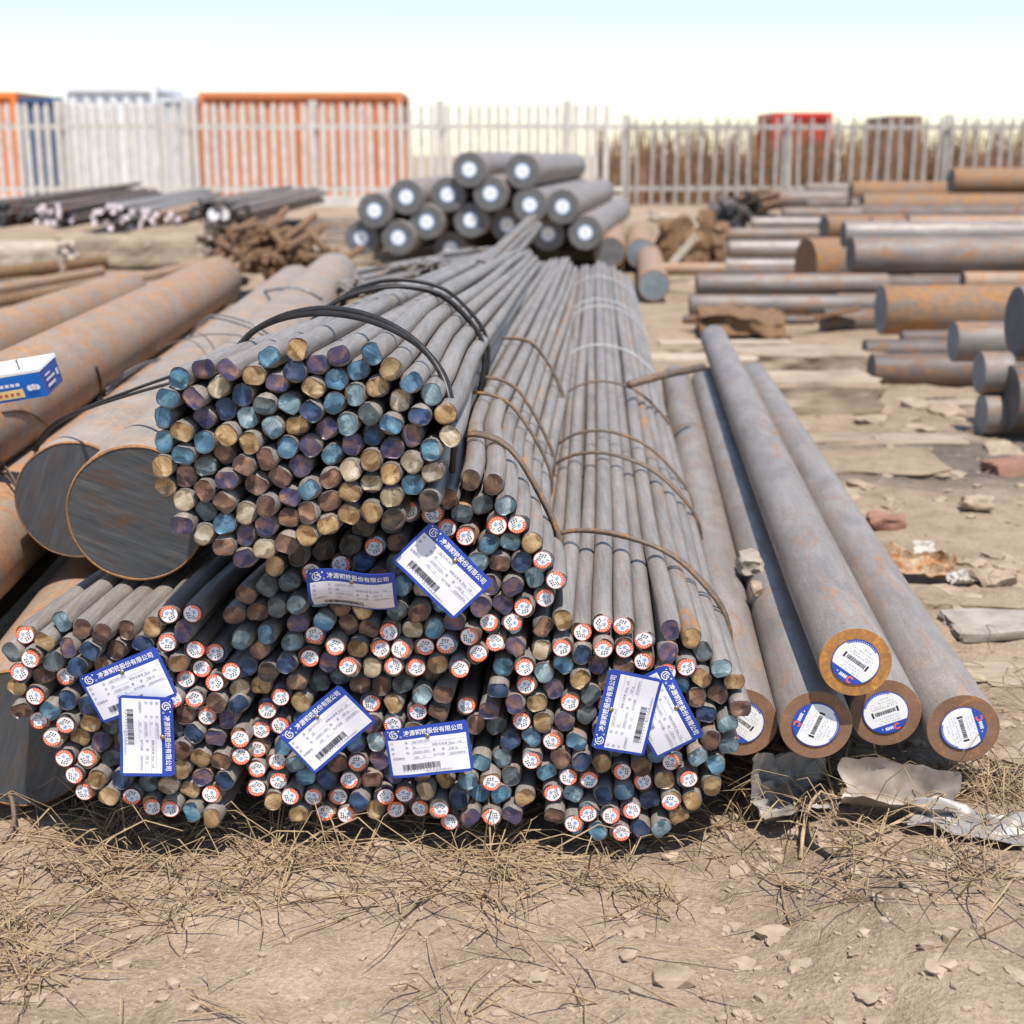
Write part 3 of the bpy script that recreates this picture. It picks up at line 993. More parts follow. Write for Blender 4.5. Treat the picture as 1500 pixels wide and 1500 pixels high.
def make_tag(label, corners, Y, bend=None, tilt=0.0):
    """corners: photo pixels of the tag's own top-left, top-right, bottom-right, bottom-left"""
    C3 = [at(px, py, Y) for px, py in corners]
    c = sum(C3, Vector()) / 4
    u = ((C3[1] - C3[0]) + (C3[2] - C3[3])).normalized()
    n_ = Vector((0, -1, 0))
    v = n_.cross(u).normalized()
    m = Matrix((u, v, n_)).transposed().to_4x4()
    m.translation = c
    m = m @ Matrix.Rotation(tilt, 4, 'X')
    t = thing('product_tag', label, 'tag', group='printed tags nailed to the rod ends', mat=m)
    q_ = random.Random(label)
    b1_, b2_, b3_ = q_.uniform(-0.0035, 0.0035), q_.uniform(-0.003, 0.003), q_.random() * 6
    f = bend or (lambda x, y: b1_ * (x / 0.06) ** 2 + b2_ * (x / 0.06) * (y / 0.039) + 0.0012 * math.sin(x * 70 + b3_))

    def flat(geo, h):
        return [(x, y, f(x, y) + h) for x, y in geo[0]], geo[1]
    # plate: a grid clipped to the outline is not needed, a rounded sheet of strips bends well
    o = TP['outline']
    xs = np.linspace(-TW / 2, TW / 2, 21)
    ys = np.linspace(-TH / 2, TH / 2, 15)
    V, Fc = [], []
    ry = 0.0035
    for s_ in (1, -1):
        for y in ys:
            dy = max(0, ry - (TH / 2 - abs(y)))
            ix = ry - math.sqrt(max(0, ry * ry - dy * dy))
            for x in xs:
                X = max(-TW / 2 + ix, min(TW / 2 - ix, x))
                V.append((X, y, f(X, y) + 0.0005 * s_))
    nx, ny = len(xs), len(ys)
    K = nx * ny
    for j in range(ny - 1):
        for i in range(nx - 1):
            a = j * nx + i
            Fc.append((a, a + 1, a + nx + 1, a + nx))
            Fc.append((K + a, K + a + nx, K + a + nx + 1, K + a + 1))
    rim = [i for i in range(nx)] + [j * nx + nx - 1 for j in range(1, ny)] + [(ny - 1) * nx + i for i in range(nx - 2, -1, -1)] + [j * nx for j in range(ny - 2, 0, -1)]
    for a, b in zip(rim, rim[1:] + rim[:1]):
        Fc.append((a, K + a, K + b, b))
    link('plate', mesh('plate', V, Fc, ['tagblue'], sharp=40), t)
    x0, y0, w_, h_ = TP['panel']
    gx, gy = np.linspace(x0, x0 + w_, 21), np.linspace(y0, y0 + h_, 15)
    V = [(x, y, f(x, y) + 0.0009) for y in gy for x in gx]
    Fc = [(j * 21 + i, j * 21 + i + 1, (j + 1) * 21 + i + 1, (j + 1) * 21 + i) for j in range(14) for i in range(20)]
    pn = link('paper_panel', mesh('paper_panel', V, Fc, ['tagwhite']), t)
    for nm, key, mt, par, h in (('company_name', 'name', 'white', t, 0.0009), ('emblem', 'emblem', 'white', t, 0.0009), ('printed_text', 'print', 'greyink', pn, 0.0013), ('ruled_line', 'lines', 'greyink', pn, 0.00125), ('barcode', 'barcode', 'ink', pn, 0.0013)):
        V, Fc = flat(TP[key], h + (0.0006 if bend else 0.0002))
        link(nm, mesh(nm, V, Fc, [mt], smooth=False), par)
    # nail with a domed head
    V, Fc = [], []
    prof = [(0.0, 0.0024), (0.0018, 0.0022), (0.0032, 0.0015), (0.0036, 0.0007), (0.0013, 0.0006), (0.0013, -0.05)]
    for k, (r_, z) in enumerate(prof):
        for j in range(12):
            a = j * math.pi / 6
            V.append((r_ * math.cos(a), r_ * math.sin(a), z))
    for k in range(len(prof) - 1):
        for j in range(12):
            Fc.append((k * 12 + j, (k + 1) * 12 + j, (k + 1) * 12 + (j + 1) % 12, k * 12 + (j + 1) % 12))
    nx_, ny_ = 0.001, TH / 2 - 0.0165
    link('nail', mesh('nail', V, Fc, ['brass'], sharp=50), t, (nx_, ny_, f(nx_, ny_) + 0.0008))
    return t


make_tag('blue and white tag on the lower left bundle, tilted, partly covered by another', [(117.6, 990.9), (229.8, 946.9), (259, 1018), (145.5, 1062.8)], 1.898)
make_tag('blue and white tag hanging sideways over the tilted tag at lower left', [(254, 1019.5), (256, 1132), (178, 1133), (173, 1025)], 1.884)
make_tag('curled blue and white tag on the middle bundle, buckled across its width', [(467, 841), (575, 828), (574, 903), (450, 892)], 1.875,
         lambda x, y: 0.010 * math.sin((y + 0.0388) / 0.0775 * math.pi) * (0.5 - x / 0.121) - 0.22 * max(0, -0.005 - y) + 0.006 * math.sin(x * 45), tilt=0.50)
make_tag('blue and white tag slanting steeply on the middle bundle', [(632, 764), (720, 849), (665, 910), (576, 822)], 1.868, tilt=-0.05)
make_tag('blue and white tag on the bottom bundle tilted up to the right', [(408, 1075), (500, 1002), (550, 1053), (460, 1135)], 1.898)
make_tag('blue and white tag hanging nearly level at the bottom centre', [(563, 1068), (682, 1055), (693, 1129), (575, 1143)], 1.895)
make_tag('blue and white tag turned on end in front on the right bundle', [(865, 1095), (893, 975), (972, 990), (942, 1115)], 1.882)
make_tag('glossy blue and white tag half hidden behind the upright one on right bundle', [(973, 976), (1030, 1083), (966, 1111), (908, 1004)], 1.897,
         lambda x, y: 0.005 * math.sin(x * 40 + 1))

# ------------------------------------------------------------------ big round bar stickers


def bar_sticker(r):
    L = [([disc(r, 40)], 0.0, 1), ([disc(r * 0.955, 40)], 0.0002, 0)]
    # blue segment along one side, blue dotted band on the other
    seg = [(r * 0.975 * math.cos(R(a)), r * 0.975 * math.sin(R(a))) for a in range(214, 327, 4)]
    L.append(([seg], 0.0004, 1))
    L.append((arc_poly(r * 0.88, r * 0.97, R(62), R(150), 20), 0.0004, 1))
    dots = []
    for i in range(15):
        t = R(65 + 82 * i / 14)
        dots.append([(r * 0.925 * math.cos(t) + dx * r * 0.017, r * 0.925 * math.sin(t) + dy * r * 0.017) for dx, dy in ((-1, -1), (1, -1), (1, 1), (-1, 1))])
    # logo: red C with a swoosh and block lettering
    red = [[(x - r * 0.22, y - r * 0.76) for x, y in p] for p in arc_poly(r * 0.085, r * 0.155, R(40), R(320), 14)]
    red = [[(x + r * 0.50, y) for x, y in p] for p in red]
    for i in range(5):
        dots.append(rect(-r * 0.25 + i * r * 0.075, -r * 0.83, r * 0.05, r * 0.15))
        if i % 2:
            dots.append(rect(-r * 0.25 + i * r * 0.075 - r * 0.02, -r * 0.77, r * 0.09, r * 0.03))
    dots.append(disc(r * 0.03, 8, -r * 0.38, -r * 0.72))
    L.append((dots, 0.0006, 0))
    L.append((red, 0.0006, 2))
    q = random.Random(3)
    bars, x = [rect(-r * 0.62, -r * 0.10, r * 0.09, r * 0.26), rect(r * 0.50, -r * 0.10, r * 0.09, r * 0.26)], -r * 0.47
    while x < r * 0.44:
        wd = q.choice((0.018, 0.025, 0.045)) * r
        bars.append(rect(x, -r * 0.06, wd, r * 0.18))
        x += wd + q.choice((0.016, 0.022)) * r
    L.append((bars, 0.0004, 3))
    txt = []
    for k, y in enumerate((0.62, 0.48, 0.34, 0.24, -0.24, -0.36, -0.48)):
        x = -r * (0.30 if abs(y) > 0.5 else 0.55)
        while x < r * (0.34 if abs(y) > 0.5 else 0.56):
            wd = q.choice((0.04, 0.06, 0.09)) * r
            if q.random() < 0.72:
                txt.append(rect(x, y * r, wd, r * q.choice((0.035, 0.05, 0.06))))
            x += wd + r * q.choice((0.03, 0.05))
    L.append((txt, 0.0004, 4))
    return print_mesh('bar_sticker', L, ['white', 'stblue', 'orange', 'ink', 'paleink'])


def far_sticker(r):
    L = [([disc(r, 20)], 0, 1), ([disc(r * 0.86, 20)], 0.0006, 0), ([rect(-r * 0.5, -r * 0.1, r, r * 0.16)], 0.0012, 2)]
    return print_mesh('bar_sticker', L, ['white', 'emblue', 'paleink'])


# ------------------------------------------------------------------ round bars
CYL = []                          # (front point, direction, radius, length) of every round bar


def bar_mesh(name, r, L, body, face, rim=None, n=40, seg=10, wob=0.0, rim_w=0.05, seed=0):
    q = random.Random(seed)
    V, Fc, idx = [], [], []
    prof = [(1.0 - 0.018, 0.0), (1.0, r * 0.03)] + [(1.0, L * k / seg) for k in range(1, seg)] + [(1.0, L - r * 0.03), (1.0 - 0.018, L)]
    ph = q.random() * 6
    for k, (s_, y) in enumerate(prof):
        wx, wz = wob * math.sin(y * 0.9 + ph), wob * math.cos(y * 0.7 + ph)
        if k < 2:
            wx = wz = 0
        for j in range(n):
            a = 2 * math.pi * j / n
            V.append((r * s_ * math.cos(a) + wx, y, r * s_ * math.sin(a) + wz))
    for k in range(len(prof) - 1):
        for j in range(n):
            Fc.append((k * n + j, k * n + (j + 1) % n, (k + 1) * n + (j + 1) % n, (k + 1) * n + j))
            idx.append(2 if (rim and k == 0) else 0)
    b = len(V)
    kr = 1 - 0.018
    if rim:
        rings = [(kr, 0.0), (kr - rim_w * 0.6, -0.0005), (kr - rim_w, 0.0015)]
    else:
        rings = [(kr, 0.0)]
    for s_, y in rings:
        for j in range(n):
            a = 2 * math.pi * j / n
            rr = s_ * (1 + (0.004 * math.sin(5 * a + ph) + 0.003 * math.sin(11 * a) if rim and s_ < kr else 0))
            V.append((r * rr * math.cos(a), y, r * rr * math.sin(a)))
    for k in range(len(rings) - 1):
        for j in range(n):
            Fc.append((b + k * n + (j + 1) % n, b + k * n + j, b + (k + 1) * n + j, b + (k + 1) * n + (j + 1) % n))
            idx.append(2)
    lb = b + (len(rings) - 1) * n
    Fc.append(tuple(lb + j for j in range(n))[::-1])
    idx.append(1)
    e = (len(prof) - 1) * n
    Fc.append(tuple(e + j for j in range(n)))
    idx.append(1)
    return mesh(name, V, Fc, [body, face] + ([rim] if rim else []), idx, sharp=35)


def bar(label, P0, P1, r, body, face, rim=None, group=None, name='round_bar', cat='steel bar', sticker=None, st_r=None, st_rot=0.0, st_off=(0, 0), **kw):
    d = P1 - P0
    o = link(name, bar_mesh(name, r, d.length, body, face, rim, **kw), mat=frame(P0, d))
    tag(o, label, cat, group)
    CYL.append((P0.copy(), d.normalized(), r, d.length))
    if sticker:
        s_ = link('paper_sticker', sticker, o, (st_off[0], -0.0022, st_off[1]))
        s_.rotation_euler = (0, st_rot, 0)
    return o


# five round bars on the right, rusty faces with printed labels
BST = bar_sticker(0.0345)
dR = vp_dir(925)
for lab, px, py, Y, rpx, ln, vx, rot, bd in (
        ('round bar with rusty labelled face nearest the rod bundles', 1086, 1058, 2.02, 53, 3.4, 925, R(35), 'bar'),
        ('round bar with brown labelled face under the raised bar, left one', 1195, 1062, 1.96, 53, 3.3, 930, R(112), 'bar'),
        ('round bar lying on top of the others, bright orange rusty labelled face', 1253, 970, 1.93, 53, 3.7, 925, R(35), 'bar'),
        ('round bar under the raised bar, partly shaded labelled face, right one', 1297, 1044, 2.03, 52, 3.4, 928, R(-22), 'bar'),
        ('rightmost labelled round bar lying alone with rusty face', 1411, 1067, 2.0, 53, 3.5, 905, R(-110), 'bar')):
    P0 = at(px, py, Y)
    r_ = size(rpx, P0)
    d = vp_dir(vx)
    bar(lab, P0, P0 + d * ln, r_, bd, 'rust_face_orange' if 'bright orange' in lab else 'rust_face', None, 'labelled round bars on the right', sticker=BST, st_rot=rot,
        st_off=(0.0, 0.001), n=56, wob=0.003, seed=px)

# big sawn round bars on the left
dL = vp_dir(640)
P0 = at(200, 753, 2.10)
bar('huge round bar with striped sawn face and orange rusty rim, foremost left', P0, P0 + dL * 4.3, size(103, P0), 'bar_pale', 'saw', 'rust_rim', 'big round bars on the left', n=72, rim_w=0.022, seed=1)
P0 = at(110, 733, 2.52)
bar('huge round bar with blue grey sawn face behind the foremost one', P0, P0 + dL * 4.2, size(88, P0), 'bar_pale', 'saw2', 'rust_rim', 'big round bars on the left', n=72, rim_w=0.010, seed=2)
P0 = at(28, 1083, 2.06)
dL2 = vp_dir(560)
bar('huge round bar on the ground at lower left with dark sawn face', P0, P0 + dL2 * 4.5, size(108, P0), 'bar_tan', 'saw2', 'rust_rim', 'big round bars on the left', n=72, rim_w=0.010, seed=3)
P0 = Vector((-1.10, 1.9, 0.44))
bar('huge rust mottled round bar under the small blue carton', P0, P0 + dL * 4.6, 0.112, 'bar_tan', 'saw2', 'rust_rim', 'big round bars on the left', n=56, seed=4)
P0 = Vector((-1.13, 2.0, 0.11))
bar('huge rust mottled round bar on the ground beside the blue grey sawn face', P0, P0 + dL * 4.6, 0.112, 'bar_tan', 'saw2', 'rust_rim', 'big round bars on the left', n=56, seed=5)
P0 = Vector((-0.98, 2.0, 0.275))
bar('thick rusty round bar at the left edge below the blue grey sawn face', P0, P0 + dL * 4.2, 0.095, 'bar_tan', 'saw2', 'rust_rim', 'big round bars on the left', n=56, seed=14)
P0 = Vector((-0.82, 2.75, 0.11))
bar('round bar on the ground carrying the two sawn bars', P0, P0 + dL * 3.6, 0.11, 'bar_tan', 'saw2', None, 'big round bars on the left', n=48, seed=6)


def zat(px, py, z):
    return gat(px, py, z)


P0, P1 = zat(-60, 525, 0.335), zat(186, 431, 0.335)
bar('thick rust mottled bar at the left edge behind the carton', P0, P1, 0.112, 'bar_tan', 'dark_face', None, 'big round bars on the left', n=48, seed=7)
P0, P1 = zat(-40, 625, 0.20), zat(222, 478, 0.20)
bar('rust mottled round bar between the carton and the thick upper bar', P0, P1, 0.088, 'bar_tan', 'dark_face', None, 'big round bars on the left', n=48, seed=8)
P0, P1 = zat(-60, 620, 0.07), zat(150, 500, 0.07)
bar('low round bar beneath the thick bar at the left edge', P0 + Vector((-0.22, 0, 0)), P1 + Vector((-0.2, 0, 0)), 0.10, 'bar_tan', 'dark_face', None, 'big round bars on the left', n=40, seed=9)

# far stack of round bars with white centre labels
FST = far_sticker(0.066)
dF = vp_dir(1030)
words = [('295,205', 'at the left end of the second row'), ('435,145', 'second from left near the top left'), ('617,135', 'under the topmost left bar'), ('805,130', 'large bright face right of centre near the top'),
         ('978,180', 'right of centre with a bright label'), ('1122,188', 'last but one on the right side'), ('712,25', 'left one of the top two'), ('945,32', 'right one of the top two'), ('238,325', 'lowest at the far left'),
         ('400,325', 'second from left in the lowest row'), ('525,255', 'left of centre in the middle row'), ('718,248', 'in the centre of the middle row'), ('878,268', 'shaded, right of centre in the middle row'),
         ('1058,308', 'deep in shade on the right of the lowest row'), ('1222,302', 'rightmost of the lowest row'), ('630,372', 'deep in shade at the bottom of the stack')]
for k, (xy, ww) in enumerate(words):
    x, y = map(float, xy.split(','))
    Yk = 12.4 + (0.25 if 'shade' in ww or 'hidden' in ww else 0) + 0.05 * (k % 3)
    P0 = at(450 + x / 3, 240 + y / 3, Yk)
    bar('far stacked round bar, ' + ww, P0, P0 + dF * 5.0, 0.148, 'bar_dark' if 'shade' in ww else 'bar', 'dark_face', None, 'far stack of round bars with white labels', sticker=FST, n=28, seg=5, seed=k, st_rot=k)  # bars worded as shaded take darker steel: their shade is put into the colour
c = at(660, 392, 13.2)
for k, dx in enumerate((-0.2, 2.2)):
    V, Fc = box_geo((0, 0, 0), (3.2, 0.2, max(0.1, c.z * 2 - 0.08)), 0.01)
    o = link('timber_bearer', mesh('timber_bearer', V, Fc, ['wood'], smooth=False), None, (c.x + 0.35 * k, c.y + dx + 0.9, 0.05))
    tag(o, ('front', 'rear')[k] + ' squared timber under the far stack of round bars', 'timber')

# bars standing end-on right of the rod tails
for lab, px, py, Y, rpx, fc in (('blue grey faced round bar end right of the rod tails, upper', 939, 371, 12.8, 22, 'grey_face'),
                                ('blue grey faced round bar end low on the ground by the rod tails', 958, 418, 10.2, 23, 'grey_face'),
                                ('dark faced round bar end close behind the strapped rods', 893, 370, 12.6, 23, 'dark_face')):
    P0 = at(px, py, Y)
    bar(lab, P0, P0 + vp_dir(925) * 3.0, size(rpx, P0), 'bar_tan', fc, 'rust_rim', 'round bars end-on near the far stack', n=36, seg=5, seed=px)

# ------------------------------------------------------------------ bars lying crosswise on the right
ADJ = []


def cross(label, xl, xr, yt, yb, Y, body, face='dark_face', yaw=0.0, rim=None, extra=0.0):
    ym = (yt + yb) / 2
    P0 = at(xl, ym, Y)
    r_ = size((yb - yt) / 2, P0)
    P1 = at(xr, ym, Y)
    P1.z = P0.z
    P1.x += extra
    P1.y += yaw * (P1.x - P0.x)
    return bar(label, P0, P1, r_, body, face, rim, 'steel bars lying crosswise on the right', n=36, seg=6, seed=int(xl + yt))


cross('brown rusty bar on top at the right edge of the far pile', 1393, 1620, 246, 286, 22.0, 'bar_orange')
cross('orange rusty bar behind the far orange pile, half hidden', 1246, 1400, 266, 300, 23.5, 'bar_orange')
cross('long orange rusty bar in the far right pile with dark end', 1262, 1620, 284, 324, 21.5, 'bar_orange')
cross('dark ended short bar sticking out before the orange pile', 1244, 1300, 290, 323, 22.4, 'bar_dark')
cross('short orange rusty bar end left of the long grey bars', 1207, 1330, 316, 349, 17.0, 'bar_orange', yaw=0.3)
cross('long grey bar with orange specks lying behind the dark one', 1235, 1620, 324, 362, 9.9, 'bar', yaw=0.02)
cross('long dark grey bar with a rusty strap mark, right middle', 1246, 1620, 347, 402, 9.4, 'bar_cool', yaw=0.02)
cross('short fat orange rusty bar beneath the end of the grey bars', 1180, 1330, 349, 427, 10.6, 'bar_orange', 'rust_face', yaw=0.25)
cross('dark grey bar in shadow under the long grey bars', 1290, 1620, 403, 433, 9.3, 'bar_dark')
cross('rusty grey bar stub at right above the bright orange bar', 1410, 1620, 398, 428, 8.9, 'bar_tan')
cross('thick bright orange rusty bar with a white patch, right middle', 1290, 1640, 418, 490, 8.0, 'bar_orange', 'grey_face', yaw=0.02)
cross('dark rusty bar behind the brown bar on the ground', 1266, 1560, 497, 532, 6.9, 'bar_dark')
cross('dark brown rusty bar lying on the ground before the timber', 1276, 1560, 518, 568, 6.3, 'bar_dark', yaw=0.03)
cross('short grey steel bar with pale end above the brown bar', 1396, 1600, 471, 530, 5.7, 'bar_cool', 'grey_face')
cross('small bright steel disc bar at right, upper of two', 1434, 1478, 515, 577, 5.0, 'bar_cool', 'grey_face')
cross('small steel disc bar at right, on the ground', 1437, 1600, 576, 637, 4.98, 'bar_cool', 'grey_face')
cross('large upright steel disc at the right edge, upper', 1488, 1500, 420, 522, 5.05, 'bar_cool', 'dark_face', extra=0.25)
cross('large upright steel disc at the right edge, lower', 1478, 1495, 535, 630, 4.9, 'bar_dark', 'dark_face', extra=0.2)
for k, (lab, xl, xr, yt, yb, bd) in enumerate((
        ('lowest grey bar on the ground in the crosswise row, right of centre', 1010, 1290, 432, 461, 'bar_cool'),
        ('second lowest grey bar in the crosswise row, half in shadow', 1020, 1300, 401, 433, 'bar_cool'),
        ('grey bar third from the front in the crosswise row', 1062, 1330, 379, 401, 'bar'),
        ('rusty grey bar behind the third in the crosswise row', 1066, 1330, 352, 377, 'bar'),
        ('rearmost grey bar of the crosswise row near the rusty block', 1062, 1330, 334, 354, 'bar_cool'))):
    Y = {0: 9.0, 1: 9.25}.get(k) or gat(1000, yb, -0.03).y
    cross(lab, xl, xr, yt, yb, Y, bd, 'bar_dark', yaw=0.01 * k)
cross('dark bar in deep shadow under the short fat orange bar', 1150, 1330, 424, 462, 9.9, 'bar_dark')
cross('dark brown bar on the ground left of the bright orange bar', 1205, 1420, 452, 490, 8.7, 'bar_dark', yaw=0.08)
cross('grey brown bar between the orange pile and long grey bars', 1330, 1620, 316, 342, 15.0, 'bar_tan')
cross('short brown bar end peeping out under the orange pile', 1275, 1420, 318, 345, 16.5, 'bar_orange')
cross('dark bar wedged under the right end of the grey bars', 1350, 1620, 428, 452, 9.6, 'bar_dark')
cross('grey rusty bar behind the crosswise row near the fence', 1100, 1260, 318, 336, 18.3, 'bar')
cross('dim grey bar at the back between scrap and orange bars', 1180, 1260, 292, 308, 24.0, 'bar_dark')
cross('brown bar lying low before the bright orange bar', 1320, 1560, 484, 508, 7.4, 'bar_dark', yaw=0.02)
cross('dull brown bar between the third and second crosswise grey bars', 1045, 1310, 388, 408, 11.6, 'bar_dark')
cross('dark bar lying low behind the long grey bars', 1255, 1620, 300, 330, 20.3, 'bar_dark')
cross('brown rusty bar lying beside the fat orange bar', 1225, 1420, 430, 466, 9.1, 'bar_orange', yaw=0.05)
cross('grey bar far back right of the blue grey bars', 1180, 1262, 268, 286, 26.0, 'bar_cool')
cross('slim dark bar on the earth before the crosswise row', 1000, 1190, 462, 474, 8.5, 'bar_dark', yaw=-0.05)
cross('thin rusty rod lying crosswise before the round bar ends', 944, 1062, 385, 403, 11.0, 'bar_tan')
cross('blue grey bar far back beside the fence post', 1090, 1250, 279, 306, 25.0, 'bar_cool')
cross('blue grey bar in the far back left of the orange bars', 1146, 1260, 304, 322, 20.0, 'bar_cool')
cross('lower blue grey bar in the far back left of orange bars', 1146, 1260, 320, 337, 19.2, 'bar_cool')
cross('dark bar far back beside the rusty scrap', 1052, 1092, 306, 332, 21.0, 'bar_dark')

# ------------------------------------------------------------------ surfaces the wires lie on


def hit(px, py, off=0.006, default=None):
    """first round bar met by the ray through a photo pixel, lifted off its surface"""
    rd = ray(px, py).normalized()
    best = None
    for P, d, r, L in CYL:
        a = rd - d * rd.dot(d)
        w0 = CAMP - P
        b = w0 - d * w0.dot(d)
        A, Bq, Cq = a.dot(a), 2 * a.dot(b), b.dot(b) - r * r
        D = Bq * Bq - 4 * A * Cq
        if D < 0 or A < 1e-9:
            continue
        t = (-Bq - math.sqrt(D)) / (2 * A)
        p = CAMP + rd * t
        y = (p - P).dot(d)
        if t > 0 and 0 < y < L and (best is None or t < best[0]):
            n_ = (p - P - d * y).normalized()
            best = (t, p + n_ * off)
    if best:
        return best[1]
    return at(px, py, default or 2.6)


def wire_thing(label, pts, r, mat, name='loose_wire', strands=1, gap=0.006, n=8, cat='wire', group=None):
    geos = []
    for k in range(strands):
        off = Vector((0, 0, gap * k)) if k else Vector()
        pp = [p + off * (1 + 0.6 * math.sin(i * 1.3 + k)) for i, p in enumerate(pts)]
        geos.append(tube_geo(spline(pp, n), r, 7))
    V, Fc = merge(geos)
    o = link(name, mesh(name, V, Fc, [mat]))
    return tag(o, label, cat, group)


# slack black wire arching over the front of the top bundle
pp = [at(340, 530, 2.12), at(346, 515, 2.11), at(372, 485, 2.08), at(420, 461, 2.05), at(480, 452, 2.02), at(545, 464, 1.99), at(605, 497, 1.95), at(645, 545, 1.91), at(661, 600, 1.88), at(665, 650, 1.87), at(662, 690, 1.90)]
geos = []
for k in range(2):
    geos.append(tube_geo(spline([p - b1.base + Vector((0.001 * k, 0.006 * k * math.sin(i * 0.9 + 0.6), 0.0065 * k * math.cos(i * 0.7))) for i, p in enumerate(pp)], 8), 0.0046, 8))
V, Fc = merge(geos)
link('binding_wire', mesh('binding_wire', V, Fc, ['wire_black']), b1.obj)

wire_thing('pair of dark wires running from the top bundle over the big left bars', [at(50, 668, 2.66), at(62, 645, 2.62), at(85, 620, 2.58), at(130, 598, 2.45), at(200, 575, 2.25), at(256, 560, 2.10)], 0.0028, 'wire_black', strands=2, gap=0.007)
wire_thing('grey wire loop arching high over the big left bars', [hit(157, 580), hit(172, 556), hit(198, 530, 0.03), hit(240, 508, 0.05), hit(300, 496, 0.05), hit(360, 497, 0.03), hit(405, 512, 0.01)], 0.0026, 'wire_grey', strands=2, gap=0.008)
wire_thing('lower grey wire loop beside the high one on the left bars', [hit(162, 572), hit(190, 548), hit(235, 525, 0.03), hit(290, 508, 0.03), hit(345, 503, 0.02), hit(385, 506, 0.01)], 0.0022, 'wire_grey')
wire_thing('short dark strap bent over the rust mottled bar right of carton', [hit(139, 538, 0.003), hit(143, 550, 0.003), hit(146, 563, 0.003), hit(146, 576, 0.003), hit(142, 590, 0.003)], 0.004, 'wire_black', name='wire_strap', cat='strap')
wire_thing('faint wire strap across the bar in front of the carton', [hit(2, 604, 0.003), hit(30, 602, 0.003), hit(55, 612, 0.003), hit(75, 630, 0.003)], 0.003, 'wire_rust', name='wire_strap', cat='strap')
wire_thing('pale wire strap near the far end of the big left bars', [hit(388, 428, 0.004), hit(415, 424, 0.004), hit(445, 427, 0.004), hit(470, 440, 0.004)], 0.006, 'wire_grey', name='wire_strap', cat='strap')
wire_thing('tuft of thin broken wire ends beside the blue grey sawn bar', [hit(0, 700, 0.01), hit(10, 715, 0.02), hit(20, 735, 0.02), hit(24, 745, 0.01)], 0.0018, 'wire_rust', strands=3, gap=0.009)

# wire round the leftmost labelled bar, and the thin rod behind it
for lab, k, px, py in (('wire ring tied round the labelled bar nearest the bundles', 0, 990, 628),):
    P, d, r, L = [c for c in CYL if abs(c[0].x - at(1086, 1058, 2.02).x) < 0.01 and abs(c[0].y - 2.02) < 0.01][0]
    p = hit(px, py, 0.0)
    y = (p - P).dot(d)
    A = axes(d)
    pts = [P + d * (y + 0.01 * math.sin(a * 2)) + (A @ Vector((math.cos(a), 0, math.sin(a)))) * (r + 0.003) for a in np.linspace(0, 2 * math.pi, 33)[:-1]]
    V, Fc = tube_geo(pts, 0.0035, 7, close=True)
    tag(link('wire_ring', mesh('wire_ring', V, Fc, ['wire_rust'])), lab, 'wire')
a, b = at(922, 563, 3.75), at(1030, 538, 4.05)
V, Fc = tube_geo([a, (a + b) / 2 + Vector((0, 0, 0.004)), b], 0.011, 10)
tag(link('thin_rod', mesh('thin_rod', V, Fc, ['wire_rust'])), 'thin brown rod wedged across behind the labelled bars', 'rod')

# ------------------------------------------------------------------ small blue carton on the left bars
P = gat(70, 580, 0.558)
M['carton_blue'] = flat_mat('carton_bright_blue', (0.005, 0.16, 0.62), 0.35, 0, 0.5, 0.05)
M['carton_dark'] = flat_mat('carton_deep_blue', (0.035, 0.075, 0.30), 0.35, 0, 0.5, 0.05)
M['yellow'] = flat_mat('carton_yellow_panel', (0.80, 0.62, 0.28), 0.4, 0, 0.5, 0.08)
M['redink'] = flat_mat('red_ink', (0.55, 0.10, 0.06), 0.5)
mx = Matrix.Translation(P) @ Matrix.Rotation(R(-9), 4, 'Z') @ Matrix.Rotation(R(-10), 4, 'Y') @ Matrix.Rotation(R(14), 4, 'X')     # x right, y away, z up
ct = thing('carton', 'small bright blue carton with white lid lying on the left bars', 'box', mat=mx)
Lc, Dc, Hc = 0.17, 0.075, 0.050
V = [(-Lc, 0, 0), (0, 0, 0), (0, Dc, 0), (-Lc, Dc, 0), (-Lc, -0.002, Hc), (0.001, -0.002, Hc), (0.001, Dc, Hc), (-Lc, Dc, Hc)]
link('carton_side', mesh('carton_side', V, [(0, 1, 5, 4), (1, 2, 6, 5), (2, 3, 7, 6), (3, 0, 4, 7), (3, 2, 1, 0)], ['carton_blue', 'carton_dark'], [0, 1, 1, 1, 1], smooth=False), ct)
V, Fc = box_geo((-Lc / 2, Dc / 2, Hc + 0.003), (Lc + 0.004, Dc + 0.004, 0.006), 0.0005)
link('lid', mesh('lid', V, Fc, ['white'], smooth=False), ct)
pl = print_mesh('label_panel', [([rect(-0.14, 0.006, 0.098, 0.017)], 0.003, 0), ([rect(-0.13 + 0.012 * i, 0.011, 0.007, 0.006) for i in range(7)], 0.0035, 1), ([rect(-0.13 + 0.011 * i, 0.029, 0.008, 0.006) for i in range(8)], 0.003, 2),
                                 ([disc(0.006, 12, -0.019, 0.023), disc(0.006, 12, -0.027, 0.022), disc(0.0055, 12, -0.012, 0.022)], 0.003, 2)], ['yellow', 'redink', 'white'])
link('label_panel', pl, ct)
V, Fc = [], []
for (y0, z0, y1, z1) in ((0.012, 0.012, 0.045, 0.018), (0.012, 0.024, 0.050, 0.029), (0.012, 0.034, 0.035, 0.038), (0.056, 0.020, 0.066, 0.032)):
    o = len(V)
    V += [(0.0025, y0, z0), (0.0025, y1, z0), (0.0025, y1, z1), (0.0025, y0, z1)]
    Fc.append((o, o + 1, o + 2, o + 3))
link('end_print', mesh('end_print', V, Fc, ['paleink'], smooth=False), ct)
